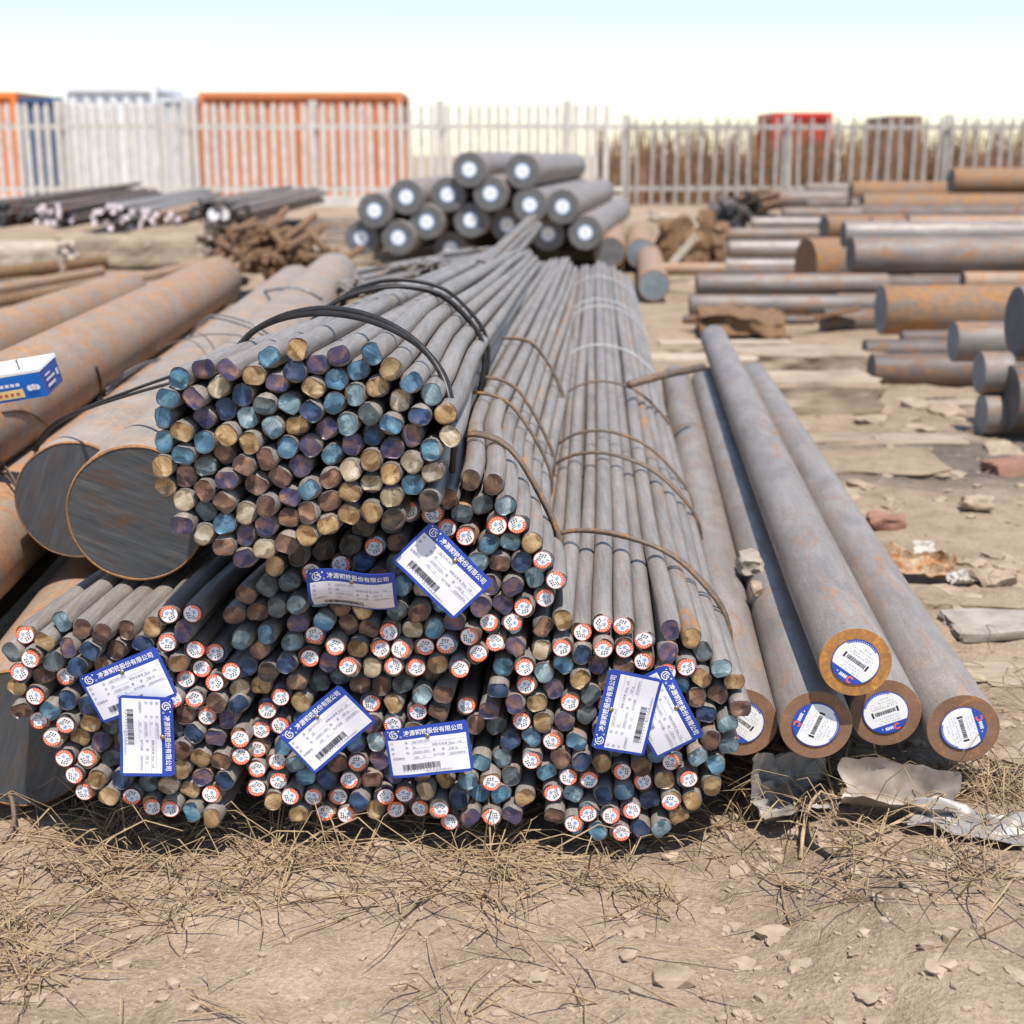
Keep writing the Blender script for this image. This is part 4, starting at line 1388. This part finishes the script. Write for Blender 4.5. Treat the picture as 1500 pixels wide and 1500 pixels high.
V, Fc = tube_geo([(-0.042, 0.012, 0.054), (-0.042, 0.012, 0.072), (-0.042, 0.012, 0.0745)], [0.0016, 0.0016, 0.003], 8)
tag(link('bolt', mesh('bolt', V, Fc, ['wire_black']), None, mat=mx), 'small dark bolt standing upright on the blue carton', 'bolt')

# ------------------------------------------------------------------ timber, sticks, blocks


def beam_mesh(name, s, mat, seed, jit=0.06, nx=24, ny=6, nz=6):
    """rough squared timber: subdivided box with worn, split edges, long axis x"""
    q = random.Random(seed)
    V, Fc, ids = [], [], {}

    def vid(i, j, k):
        key = (i, j, k)
        if key not in ids:
            x, y, z = (i / nx - 0.5), (j / ny - 0.5), (k / nz - 0.5)
            p = Vector((x * s[0], y * s[1], z * s[2]))
            e = (abs(y) > 0.49) + (abs(z) > 0.49) + (abs(x) > 0.49)
            sh = 1 - 0.05 * max(0, e - 1)
            p.y *= sh
            p.z *= sh
            nn = noise.noise((p.x * 3 + seed, p.y * 9, p.z * 9)) * jit + noise.noise((p.x * 10 + seed, p.y * 20, p.z * 20)) * jit * 0.5
            p.y += nn * s[1]
            p.z += nn * s[2] * (1 if k else 0.2)
            if abs(x) > 0.49:
                p.x += q.uniform(-0.3, 0.1) * min(s[1], s[2]) * (1 if x > 0 else -1)
            ids[key] = len(V)
            V.append(p)
        return ids[key]
    for i in range(nx):
        for j in range(ny):
            Fc.append((vid(i, j, 0), vid(i, j + 1, 0), vid(i + 1, j + 1, 0), vid(i + 1, j, 0)))
            Fc.append((vid(i, j, nz), vid(i + 1, j, nz), vid(i + 1, j + 1, nz), vid(i, j + 1, nz)))
    for i in range(nx):
        for k in range(nz):
            Fc.append((vid(i, 0, k), vid(i + 1, 0, k), vid(i + 1, 0, k + 1), vid(i, 0, k + 1)))
            Fc.append((vid(i, ny, k), vid(i, ny, k + 1), vid(i + 1, ny, k + 1), vid(i + 1, ny, k)))
    for j in range(ny):
        for k in range(nz):
            Fc.append((vid(0, j, k), vid(0, j, k + 1), vid(0, j + 1, k + 1), vid(0, j + 1, k)))
            Fc.append((vid(nx, j, k), vid(nx, j + 1, k), vid(nx, j + 1, k + 1), vid(nx, j, k + 1)))
    return mesh(name, V, Fc, [mat], smooth=False)


def beam(label, px0, px1, py_bot, h_px, dpt, mat='wood', yaw=0.0, seed=1, lift=0.0, name='squared_timber', cat='timber', jit=0.06, tilt=0.0):
    A, Bp = gat(px0, py_bot, -0.02 + lift), gat(px1, py_bot, -0.02 + lift)
    c = (A + Bp) / 2
    L = (Bp - A).length
    h = size(h_px, c)
    m = Matrix.Translation((c.x, c.y + dpt / 2, c.z + h / 2)) @ Matrix.Rotation(yaw, 4, 'Z') @ Matrix.Rotation(tilt, 4, 'Y')
    o = link(name, beam_mesh(name, (L, dpt, h), mat, seed, jit), mat=m)
    return tag(o, label, cat)


beam('weathered squared timber block split along its front, right of the bars', 1085, 1290, 614, 58, 0.26, 'wood', 0.10, 1, 0.03, jit=0.07)
beam('flat weathered plank lying behind the timber block', 1075, 1300, 545, 28, 0.25, 'wood', 0.02, 2, jit=0.12)
beam('whitewashed plank end between the rod bundle and labelled bars', 925, 1110, 548, 24, 0.18, 'wood_pale', 0.0, 3)
beam('thin sun bleached lath on the ground left of the crosswise bars', 965, 1160, 508, 7, 0.10, 'wood_pale', 0.03, 4)
beam('long pale squared timber under the pink ended rods', 85, 298, 392, 46, 0.5, 'wood', 0.0, 5, jit=0.04)
beam('pale squared timber at the far left edge', -90, 92, 402, 44, 0.5, 'wood_pale', 0.02, 6, jit=0.04)
beam('whitish timber lying slantwise behind the round bar ends', 950, 1012, 330, 16, 0.25, 'wood_pale', 0.5, 7, 0.1, tilt=0.15)
beam('tan timber offcut by the rusty block', 960, 985, 378, 22, 0.15, 'wood', 0.4, 8)
o = beam('pale stick leaning up against the rusty scrap block', 975, 1030, 372, 10, 0.09, 'wood_pale', 0.0, 9, 0.22, tilt=-0.85)
beam('thin rusty flat bar slanting in the shadow under the fat bar', 1160, 1260, 466, 6, 0.06, 'rust', -0.2, 10, 0.06, name='flat_bar', cat='steel bar', tilt=-0.22)

for k, (lab, x0, x1, yb, hp, dp, mt, yw) in enumerate((
        ('cracked grey mud slab with a dark gap beneath, right of the rightmost bar', 1400, 1540, 940, 20, 0.13, 'grey_stone', 0.05),
        ('broken mud slab behind the orange foam scrap', 1330, 1520, 900, 14, 0.16, 'dirt', -0.1),
        ('low crusted earth ledge crossing behind the foam scrap', 1205, 1400, 702, 13, 0.34, 'dirt', -0.06),
        ('flattened grey board at the right edge near the rightmost bar', 1440, 1560, 1010, 10, 0.12, 'wood', 0.2),
        ('weathered board half buried behind the timber block', 1180, 1420, 655, 9, 0.14, 'wood', -0.05),
        ('thin broken board on the earth below the brown bar', 1330, 1470, 600, 8, 0.12, 'wood', 0.1),
        ('short splintered board left of the timber block', 1060, 1180, 575, 16, 0.16, 'wood', -0.25))):
    beam(lab, x0, x1, yb, hp, dp, mt, yw, 70 + k, 0.04, 'mud_slab' if 'mud' in lab or 'earth' in lab else 'old_board', 'slab' if 'mud' in lab or 'earth' in lab else 'board', jit=0.2)

beam('crumpled brown rusty sheet heaped before the crosswise bars', 1025, 1150, 490, 26, 0.25, 'rust', 0.1, 90, 0.0, 'rusty_sheet', 'scrap', jit=0.5)

# rusty scrap block: folded plates
c = gat(1018, 380)
bl_o = thing('scrap_block', 'brown rusty scrap block of bent plates behind the pale stick', 'scrap', c)
for k, (dx, w_, h_, dy) in enumerate(((-0.18, 0.34, 0.42, 0.2), (0.10, 0.14, 0.50, 0.0), (0.22, 0.12, 0.36, -0.05), (-0.02, 0.2, 0.30, -0.1))):
    link('bent_plate', beam_mesh('bent_plate', (w_, 0.3, h_), 'rust', 20 + k, 0.16, 5, 4, 5), bl_o, (dx, dy, h_ / 2 - 0.03))
o = link('old_brick', beam_mesh('old_brick', (0.24, 0.11, 0.06), 'brick', 31, 0.08, 6, 4, 3), None, gat(1492, 712) + Vector((0.03, 0.05, 0.05)))
o.rotation_euler = (0, -0.1, 0.15)
tag(o, 'dusty old brick lying at the right edge on dark soil', 'brick')

# low rusty bars lying about on the left
for k, (lab, x0, y0, x1, y1, rpx) in enumerate((
        ('slim grey brown bar below the pale timbers at far left', -20, 402, 205, 374, 9),
        ('slim rusty bar with a red tip left of the rusty rod ends', 185, 411, 352, 375, 8),
        ('slim tan bar, second below the rusty rod ends', 190, 428, 368, 392, 8),
        ('slim tan bar, third below the rusty rod ends', 192, 443, 360, 410, 8),
        ('slim brown bar nearest the thick left bar', 196, 458, 345, 432, 9),
        ('slim rusty bar above the thick left bar at the edge', -20, 425, 150, 396, 8),
        ('slim brown bar low behind the thick left bar', -20, 446, 120, 425, 9))):
    A, Bp = gat(x0, y0, 0.05), gat(x1, y1, 0.05)
    r_ = size(rpx, (A + Bp) / 2)
    bar(lab, A, Bp, r_, 'bar_tan' if k % 3 else 'rust', 'rust_face', None, 'slim bars lying on the left', n=20, seg=6, wob=0.01, seed=60 + k)


# ------------------------------------------------------------------ distant rod bundles
def mini(label, px, py, Y, n, r, vx, L, end, body='rod', aspect=1.0, seed=1, white=0, jit=0.2, group='distant rod bundles on the left', lift=0.0, yj=0.3, tangle=0.012):
    q = random.Random(seed)
    c = at(px, py, Y)
    d = vp_dir(vx)
    t = thing('rod_bundle', label, 'rod bundle', (c.x, c.y, 0), group)
    V, Fc = tube_geo([(0, 0, 0), (0, L, 0)], r, 8)
    me = mesh('steel_rod', V, Fc, [body, end], [0] * 8 + [1, 1], sharp=40)
    A = axes(d).to_4x4()
    pts = []
    for i in range(-12, 13):
        for j in range(-12, 13):
            x, z = (i + 0.5 * (j % 2)) * 2.05 * r, j * 1.78 * r
            pts.append((x * x / aspect ** 2 + z * z, x, z))
    pts.sort()
    zmin = min(p[2] for p in pts[:n])
    for k, (_, x, z) in enumerate(pts[:n]):
        p = Vector((x + q.uniform(-jit, jit) * r, q.uniform(-yj, yj), c.z + z + q.uniform(-jit, jit) * r))
        o = link('steel_rod', me, t, mat=Matrix.Translation(p) @ A @ Matrix.Rotation(q.uniform(-tangle, tangle), 4, 'Z') @ Matrix.Rotation(q.uniform(-tangle, tangle) * 0.6, 4, 'X'))
        if k < white:
            s_ = link('paper_sticker', FARDOT, o, (0, -0.003, 0))
    return t


FARDOT = print_mesh('far_sticker', [([disc(0.06, 16)], 0, 0)], ['white'])
mini('distant dark rod bundle with pale pink ends at the far left', 78, 316, 13.9, 24, 0.028, 640, 5, 'p', 'bar_dark', 1.6, 1)
mini('distant rod bundle with many pale pink ends on the long timber', 180, 317, 13.8, 34, 0.028, 640, 5, 'p', 'rod', 2.4, 2)
mini('distant rod bundle with salmon ends right of the pale pink ones', 243, 321, 13.8, 14, 0.028, 640, 5, 'salmon' if False else 'p', 'bar_tan', 2.0, 3)
mini('dark rod bundle with a few round white labels before the fence', 325, 312, 14.5, 34, 0.030, 760, 6, 'D', 'bar_cool', 2.2, 4, white=5, yj=0.5)
mini('heap of rust brown rod ends with one white label, left of stack', 378, 366, 10.2, 66, 0.026, 700, 0.55, 'rust', 'rust', 1.9, 5, white=1, jit=0.8, yj=0.5, tangle=0.45)
mini('low heap of rust brown rod ends beside the big left bars', 440, 383, 9.6, 34, 0.026, 700, 0.5, 'rust', 'rust', 1.9, 6, jit=0.8, yj=0.4, tangle=0.45)
mini('dark rods lying at the far left edge by the fence', 10, 312, 14.4, 40, 0.028, 560, 7, 'D', 'bar_dark', 2.6, 7, yj=0.4)
# loose thin rods strewn between the heap and the far stack
q = random.Random(9)
lp = thing('loose_rod_pile', 'strewn pile of thin grey rods left of the far stack', 'rod pile', gat(450, 350))
for k in range(46):
    A = gat(q.uniform(290, 420), q.uniform(322, 352), 0.02 + 0.0015 * k)
    Bp = A + Vector((q.uniform(1.2, 2.3), q.uniform(-1.6, 0.9), q.uniform(-0.01, 0.01)))
    mid = (A + Bp) / 2 + Vector((0, q.uniform(-0.2, 0.2), q.uniform(0, 0.05)))
    V, Fc = tube_geo(spline([A - lp.location, mid - lp.location, Bp - lp.location], 4), 0.016, 6)
    link('steel_rod', mesh('steel_rod', V, Fc, [('rod', 'bar_cool', 'bar_tan')[k % 3]]), lp)
mini('flat dark rod bundle end-on before the fence, right of centre', 1070, 318, 20.0, 26, 0.04, 1000, 4, 'D', 'bar_dark', 2.0, 8, group='distant rod bundles on the right')
mini('dark bent rods sticking out left of the blue grey bars', 1092, 300, 22.5, 16, 0.05, 1400, 3, 'K', 'rust', 1.5, 10, jit=0.6, group='distant rod bundles on the right')

# ------------------------------------------------------------------ fence and what stands behind it
M['concrete'] = flat_mat('pale_concrete', (0.55, 0.52, 0.48), 0.85, 0, 0.2, 0.15, 5)
M['post_grey'] = flat_mat('grey_steel_post', (0.40, 0.37, 0.34), 0.6, 0.2, 0.4, 0.2, 5)


def fence(label, x0, x1, Y, step, pw, h, mat, seed, skew=0.0, rails=(0.35, 1.55), wall=0.0):
    q = random.Random(seed)
    f = thing('paling_fence', label, 'fence', ((x0 + x1) / 2, Y, -0.035))
    V, Fc = [], []
    for z, sx in ((0, 1), (h - 0.10, 1), (h, 0.25)):
        for x, y in ((-1, -1), (1, -1), (1, 1), (-1, 1)):
            V.append((x * pw / 2 * sx, y * 0.03, z))
    for k in range(2):
        for j in range(4):
            Fc.append((k * 4 + j, k * 4 + (j + 1) % 4, k * 4 + 4 + (j + 1) % 4, k * 4 + 4 + j))
    Fc.append((8, 9, 10, 11))
    me = mesh('pale', V, Fc, [mat], smooth=False)
    n = int((x1 - x0) / step)
    for i in range(n):
        o = link('pale', me, f, (x0 + i * step - (x0 + x1) / 2 + q.uniform(-0.1, 0.1) * step, 0, 0))
        o.rotation_euler = (0, q.uniform(-skew, skew), 0)
    for z in rails:
        V, Fc = box_geo((0, 0.06, z), (x1 - x0, 0.05, 0.09))
        link('rail', mesh('rail', V, Fc, [mat], smooth=False), f)
    if wall:
        V, Fc = box_geo((0, 0.05, wall / 2), (x1 - x0, 0.18, wall))
        link('plinth', mesh('plinth', V, Fc, ['concrete'], smooth=False), f)
    for i in range(0, n, 13):
        V, Fc = box_geo((x0 + i * step - (x0 + x1) / 2, 0.16, h / 2), (0.16, 0.14, h + 0.1))
        link('fence_post', mesh('fence_post', V, Fc, ['concrete'], smooth=False), f)
    return f


fence('pale concrete paling fence along the back on the left', -24.0, 2.2, 29.0, 0.193, 0.105, 2.0, 'concrete', 1, 0.01, wall=0.22)
fence('thinner uneven grey post fence along the back on the right', 2.3, 24.0, 29.5, 0.25, 0.055, 1.75, 'post_grey', 2, 0.025)


def container(label, px0, px1, Y, h, colr, name='shipping_container', cat='container', step=0.28):
    x0, x1 = at(px0, 250, Y).x, at(px1, 250, Y).x
    m = flat_mat(name + '_paint', colr, 0.5, 0, 0.4, 0.1, 2)
    t = thing(name, label, cat, ((x0 + x1) / 2, Y, -0.03))
    L = x1 - x0
    prof, x, k = [], -L / 2, 0
    while x < L / 2:
        prof.append((x, 0.0 if (k // 2) % 2 else 0.05))
        x += step * (0.35 if k % 2 == 0 else 0.15)
        k += 1
    prof.append((L / 2, 0.0))
    V = [(x, y, z) for z in (0.12, h - 0.12) for x, y in prof]
    n = len(prof)
    link('corrugated_side', mesh('corrugated_side', V, [(i, i + 1, n + i + 1, n + i) for i in range(n - 1)], [m], smooth=False), t)
    for nm, c_, s_ in (('roof', (0, 1.2, h - 0.06), (L, 2.5, 0.12)), ('floor_beam', (0, 1.2, 0.06), (L, 2.5, 0.12)), ('back_side', (0, 2.38, h / 2), (L - 0.02, 0.06, h - 0.25)),
                       ('corner_post', (-L / 2 + 0.05, 0.0, h / 2), (0.12, 0.14, h - 0.24)), ('corner_post', (L / 2 - 0.05, 0.0, h / 2), (0.12, 0.14, h - 0.24))):
        V, Fc = box_geo(c_, s_)
        link(nm, mesh(nm, V, Fc, [m], smooth=False), t)
    return t


container('bright orange container behind the fence at far left', -160, 33, 31.5, 2.3, (0.80, 0.22, 0.04))
container('dark blue container behind the left fence', 37, 97, 31.6, 2.2, (0.05, 0.10, 0.20))
container('white container behind the left fence', 101, 236, 31.0, 2.4, (0.78, 0.78, 0.77))
container('light grey container behind the fence left of the orange one', 239, 293, 31.2, 2.2, (0.58, 0.60, 0.62))
container('long rusty orange container behind the fence left of the stack', 297, 590, 31.6, 2.3, (0.62, 0.20, 0.07))
container('red container behind the right fence', 1130, 1215, 36.0, 2.0, (0.60, 0.04, 0.03))
container('brown container behind the post fence at right', 1300, 1345, 35.0, 1.9, (0.25, 0.13, 0.08))

# brown dry brush behind the right fence
q = random.Random(12)
geos = []
for k in range(4200):
    x, y = q.uniform(1.8, 25.0), q.uniform(30.6, 33.5)
    h = q.uniform(0.7, 1.75)
    dx, dy = q.uniform(-0.25, 0.25), q.uniform(-0.2, 0.2)
    geos.append(tube_geo([(x, y, -0.05), (x + dx * 0.4, y + dy * 0.4, h * 0.6), (x + dx, y + dy, h)], [0.022, 0.015, 0.006], 3, cap=False))
V, Fc = merge(geos)
M['brush'] = flat_mat('dry_brush_brown', (0.26, 0.16, 0.095), 0.85, 0, 0.2, 0.4, 1.5)
tag(link('dry_brush', mesh('dry_brush', V, Fc, ['brush'])), 'brown dry brush growing behind the post fence', 'brush', kind='stuff')

# ------------------------------------------------------------------ litter and small things on the ground


def lump(label, P, s, mat, seed, name='mud_clod', cat='clod', rough=0.35):
    V, Fc = lump_geo(s, seed, 3, rough)
    o = link(name, mesh(name, V, Fc, [mat], sharp=40), None, P)
    return tag(o, label, cat)


def ico(sub):
    import bmesh
    bm = bmesh.new()
    bmesh.ops.create_icosphere(bm, subdivisions=sub, radius=1.0)
    V = [v.co.copy() for v in bm.verts]
    Fc = [tuple(v.index for v in f.verts) for f in bm.faces]
    bm.free()
    return V, Fc


ICO = {k: ico(k) for k in (1, 2, 3)}


def lump_geo(s, seed, sub=2, rough=0.35, loc=(0, 0, 0), rz=0.0):
    V0, Fc = ICO[sub]
    off = Vector((seed * 1.7, seed * 0.9, seed * 2.3))
    cz, sz = math.cos(rz), math.sin(rz)
    V = []
    for v in V0:
        k = 1 + rough * noise.noise(v * 1.3 + off) + rough * 0.5 * noise.noise(v * 3.1 + off)
        # flatten some sides so lumps read as broken, not round
        p = Vector((max(-0.72, min(0.78, v.x)), max(-0.75, min(0.7, v.y)), max(-0.6, min(0.66, v.z)))) * k
        p = Vector((p.x * s[0], p.y * s[1], p.z * s[2]))
        V.append(Vector((p.x * cz - p.y * sz, p.x * sz + p.y * cz, p.z)) + Vector(loc))
    return V, Fc


lump('crusted mud clod stuck between two labelled round bars', hit(1104, 830, 0.012), (0.030, 0.055, 0.026), 'grey_stone', 3)
lump('small brown mud clod lower between the labelled round bars', hit(1112, 866, 0.008), (0.014, 0.025, 0.016), 'clod', 5)


def sheet(label, P, sx, sy, rot, mat, seed, crumple, curl, name, cat, n=18):
    q = random.Random(seed)
    V, Fc = [], []
    for j in range(n + 1):
        for i in range(n + 1):
            u, v = i / n - 0.5, j / n - 0.5
            e = 1 + 0.25 * noise.noise((u * 4 + seed, v * 4, 1))
            x, y = u * sx * e, v * sy * e
            z = curl * (v * v * 4) * sy + crumple * (abs(noise.noise((u * 3.2 + seed, v * 3.2, 0))) + 0.5 * abs(noise.noise((u * 8 + seed, v * 8, 5))))
            V.append((x, y, z))
    for j in range(n):
        for i in range(n):
            a_ = j * (n + 1) + i
            Fc.append((a_, a_ + 1, a_ + n + 2, a_ + n + 1))
    K = len(V)
    V += [(x, y, z - 0.0012) for x, y, z in V]
    Fc += [tuple(K + i for i in f)[::-1] for f in Fc]
    rim = list(range(n + 1)) + [j * (n + 1) + n for j in range(1, n + 1)] + [n * (n + 1) + i for i in range(n - 1, -1, -1)] + [j * (n + 1) for j in range(n - 1, 0, -1)]
    for a_, b_ in zip(rim, rim[1:] + rim[:1]):
        Fc.append((a_, K + a_, K + b_, b_))
    o = link(name, mesh(name, V, Fc, [mat], sharp=45), None, P)
    o.rotation_euler = rot
    return tag(o, label, cat)


M['plastic'] = flat_mat('dirty_plastic_sheet', (0.38, 0.32, 0.27), 0.25, 0, 0.6, 0.35, 14)
M['bag'] = flat_mat('grey_dusty_bag', (0.27, 0.25, 0.23), 0.4, 0, 0.5, 0.3, 16)
M['dirty'] = flat_mat('dirty_white_scrap', (0.46, 0.43, 0.38), 0.6, 0, 0.4, 0.25, 30)
M['foam'] = steel_mat('orange_stained_foam', (0.34, 0.24, 0.14), (0.55, 0.46, 0.35), (0.42, 0.18, 0.05), 0.42, 0.60, 25, (1, 1, 1), 0.85, 0)


def gz(px, py, dz=0.0):
    P = gat(px, py, 0.03)
    P = gat(px, py, ground_h(P.x, P.y))
    P.z = ground_h(P.x, P.y) + dz
    return P


sheet('crumpled half of a dirty plastic bottle lying under the right bars', gz(1312, 1196, 0.012), 0.165, 0.070, (0.55, 0.05, -0.18), 'plastic', 3, 0.030, 0.9, 'plastic_scrap', 'litter')
sheet('grey crumpled bag pushed under the labelled bars', gz(1150, 1180, 0.012), 0.13, 0.10, (0.75, 0.0, 0.35), 'bag', 8, 0.05, 0.5, 'plastic_bag', 'litter')
sheet('flat grey plastic shred in the straw at lower right', gz(1420, 1225, 0.012), 0.17, 0.07, (0.15, 0.05, -0.35), 'bag', 12, 0.018, 0.1, 'plastic_scrap', 'litter')
sheet('orange stained foam scrap beside the rightmost bar', gz(1345, 850, 0.02), 0.15, 0.075, (0.5, 0.1, -0.2), 'foam', 15, 0.03, 0.3, 'foam_scrap', 'litter')
sheet('white torn paper scrap standing on the orange foam', gz(1352, 825, 0.035), 0.055, 0.036, (0.9, 0.1, 0.2), 'dirty', 19, 0.008, 0.1, 'paper_scrap', 'litter')
sheet('small dirty white foam bits before the orange scrap', gz(1405, 862, 0.012), 0.07, 0.035, (0.3, 0.1, 0.5), 'dirty', 23, 0.02, 0.4, 'foam_scrap', 'litter')
lump('pinkish broken stone left of the orange foam', gz(1295, 775, 0.02), (0.06, 0.05, 0.03), 'brick', 7, 'broken_stone', 'stone')
lump('pale broken stone on the dark soil, right of foam', gz(1430, 748, 0.02), (0.05, 0.04, 0.025), 'clod', 9, 'broken_stone', 'stone')

pts = [gz(1560, 1140, 0.012), gz(1450, 1140, 0.012), gz(1380, 1143, 0.014), gz(1300, 1150, 0.02), gz(1230, 1157, 0.02), gz(1190, 1172, 0.014), gz(1177, 1198, 0.008), gz(1185, 1235, 0.004), gz(1215, 1262, 0.002)]
wire_thing('black rubber cable bending across the ground under the right bars', pts, 0.0055, 'wire_black', 'rubber_cable', cat='cable')
a, b = gz(8, 1180, 0.0), gz(15, 1248, 0.0)
wire_thing('rusty wire hook sticking up at the lower left corner', [gz(-12, 1190, 0.055), gz(8, 1190, 0.06), gz(20, 1205, 0.045), gz(22, 1228, 0.02), gz(6, 1250, 0.004)], 0.0038, 'wire_rust', 'wire_hook')

# bigger twigs, each its own thing
for lab, pts, r_ in (
        ('thick forked dry twig in the straw before the right bars', [(1170, 1262, 0), (1180, 1222, 0.03), (1196, 1206, 0.04), (1222, 1198, 0.03)], 0.0045),
        ('long pale straw stalk lying below the plastic bottle', [(1190, 1215, 0.02), (1250, 1228, 0.02), (1318, 1248, 0.012)], 0.0024),
        ('dry branch running from the bottle to the right', [(1270, 1240, 0.01), (1330, 1220, 0.022), (1395, 1190, 0.03), (1405, 1185, 0.02)], 0.0035),
        ('pale straight stalk pointing up to the right edge', [(1385, 1180, 0.02), (1425, 1168, 0.03), (1472, 1155, 0.035)], 0.0025),
        ('upright dry stem propped before the rightmost bar', [(1376, 1180, 0.0), (1388, 1150, 0.02), (1398, 1122, 0.05)], 0.0042),
        ('curved thin dry stem left of the thick twig', [(1168, 1222, 0.0), (1155, 1190, 0.03), (1140, 1160, 0.05), (1128, 1158, 0.045)], 0.0028)):
    q = random.Random(lab)
    cp = spline([gz(x, y, dz + 0.004) for x, y, dz in pts], 4)
    cp = [p + Vector((q.uniform(-1, 1), q.uniform(-1, 1), q.uniform(-0.5, 0.5))) * 0.0035 for p in cp]
    rr = [r_ * 0.75 * (1 - 0.55 * i / len(cp)) * q.uniform(0.85, 1.15) for i in range(len(cp))]
    gs = [tube_geo(cp, rr, 7)]
    for b_ in range(3):
        i = q.randrange(1, len(cp) - 1)
        e = cp[i] + Vector((q.uniform(-0.04, 0.04), q.uniform(-0.03, 0.03), q.uniform(0.0, 0.03)))
        gs.append(tube_geo([cp[i], (cp[i] + e) / 2 + Vector((0, 0, 0.004)), e], [rr[i] * 0.6, rr[i] * 0.45, rr[i] * 0.2], 5))
    V, Fc = merge(gs)
    tag(link('dry_twig', mesh('dry_twig', V, Fc, ['twig'])), lab, 'twig')


# dry straw: too many to count
def straw(n, x0, x1, y0, y1, seed, lmin=0.04, lmax=0.17, up=0.05, rad=(0.0006, 0.0014)):
    q = random.Random(seed)
    g = []
    for k in range(n):
        if k % 14 == 0:
            cx_, cy_ = q.uniform(x0, x1), q.uniform(y0, y1)
        x, y = cx_ + q.gauss(0, 0.022), cy_ + q.gauss(0, 0.022)
        if noise.noise((x * 2.2, y * 3.5, seed)) < q.uniform(-0.35, 0.3):
            continue
        z = ground_h(x, y)
        L, a_ = q.uniform(lmin, lmax), q.uniform(0, 6.28)
        dz = q.uniform(0.0, up) * (1 if q.random() < 0.8 else 2)
        r_ = q.uniform(*rad)
        bend = q.uniform(-0.4, 0.4)
        p = [Vector((x, y, z))]
        for s_ in (0.35, 0.7, 1.0):
            aa = a_ + bend * s_
            p.append(Vector((x + math.cos(aa) * L * s_, y + math.sin(aa) * L * s_, max(z + 0.002, z + dz * math.sin(s_ * 2.2)))))
        g.append(tube_geo(p, [r_, r_, r_ * 0.8, r_ * 0.4], 3, cap=False))
    return g


geos = straw(2000, -1.0, 1.15, 1.35, 2.15, 3, 0.03, 0.16, 0.045, (0.0006, 0.0017)) + straw(900, 0.25, 1.3, 2.1, 3.2, 4) + straw(700, 0.3, 0.95, 1.75, 2.05, 6, 0.05, 0.2, 0.07) + straw(700, -0.75, 0.35, 1.80, 2.05, 8, 0.05, 0.2, 0.06, (0.0006, 0.0017))
V, Fc = merge(geos)
tag(link('dry_grass', mesh('dry_grass', V, Fc, ['straw'])), 'dry straw and grass scattered on the bare earth', 'grass', kind='stuff')

# rubble: crumbs, clods and crusted plates of earth
geos = []
q = random.Random(21)
for k in range(6500):
    if k < 4200:
        x, y = q.uniform(-1.1, 1.3), q.uniform(1.2, 2.4)
    elif k < 5800:
        x, y = q.uniform(0.5, 2.8), q.uniform(2.2, 6.5)
    else:
        x, y = q.uniform(-6, 6), q.uniform(6, 18)
    s_ = 0.0022 * math.exp(q.gauss(0.35, 0.62)) * (1 + y * 0.14)
    geos.append(lump_geo((s_, s_ * q.uniform(0.6, 1), s_ * q.uniform(0.4, 0.8)), k, 1, 0.4, (x, y, ground_h(x, y) + s_ * 0.15), q.random() * 6))
V, Fc = merge(geos)
tag(link('rubble', mesh('rubble', V, Fc, ['clod'], smooth=False)), 'crumbs and clods of dried earth over the ground', 'rubble', kind='stuff')
geos = []
for k in range(230):
    if k < 80:
        x, y = q.uniform(0.25, 1.2), q.uniform(1.45, 2.1)
    elif k < 100:
        x, y = q.uniform(-0.9, 0.3), q.uniform(1.35, 1.8)
    else:
        x, y = q.uniform(0.8, 2.6), q.uniform(2.1, 6.0)
    s_ = q.uniform(0.006, 0.020) * (1 if y < 2.1 else q.uniform(1.5, 4.5))
    geos.append(lump_geo((s_ * q.uniform(0.9, 1.6), s_, s_ * q.uniform(0.35, 0.65)), 100 + k, 3, 0.5, (x, y, ground_h(x, y) - s_ * 0.08), q.random() * 6))
V, Fc = merge(geos)
tag(link('mud_plates', mesh('mud_plates', V, Fc, ['clod'], sharp=30)), 'crusted plates of dry mud broken over the earth', 'mud', kind='stuff')
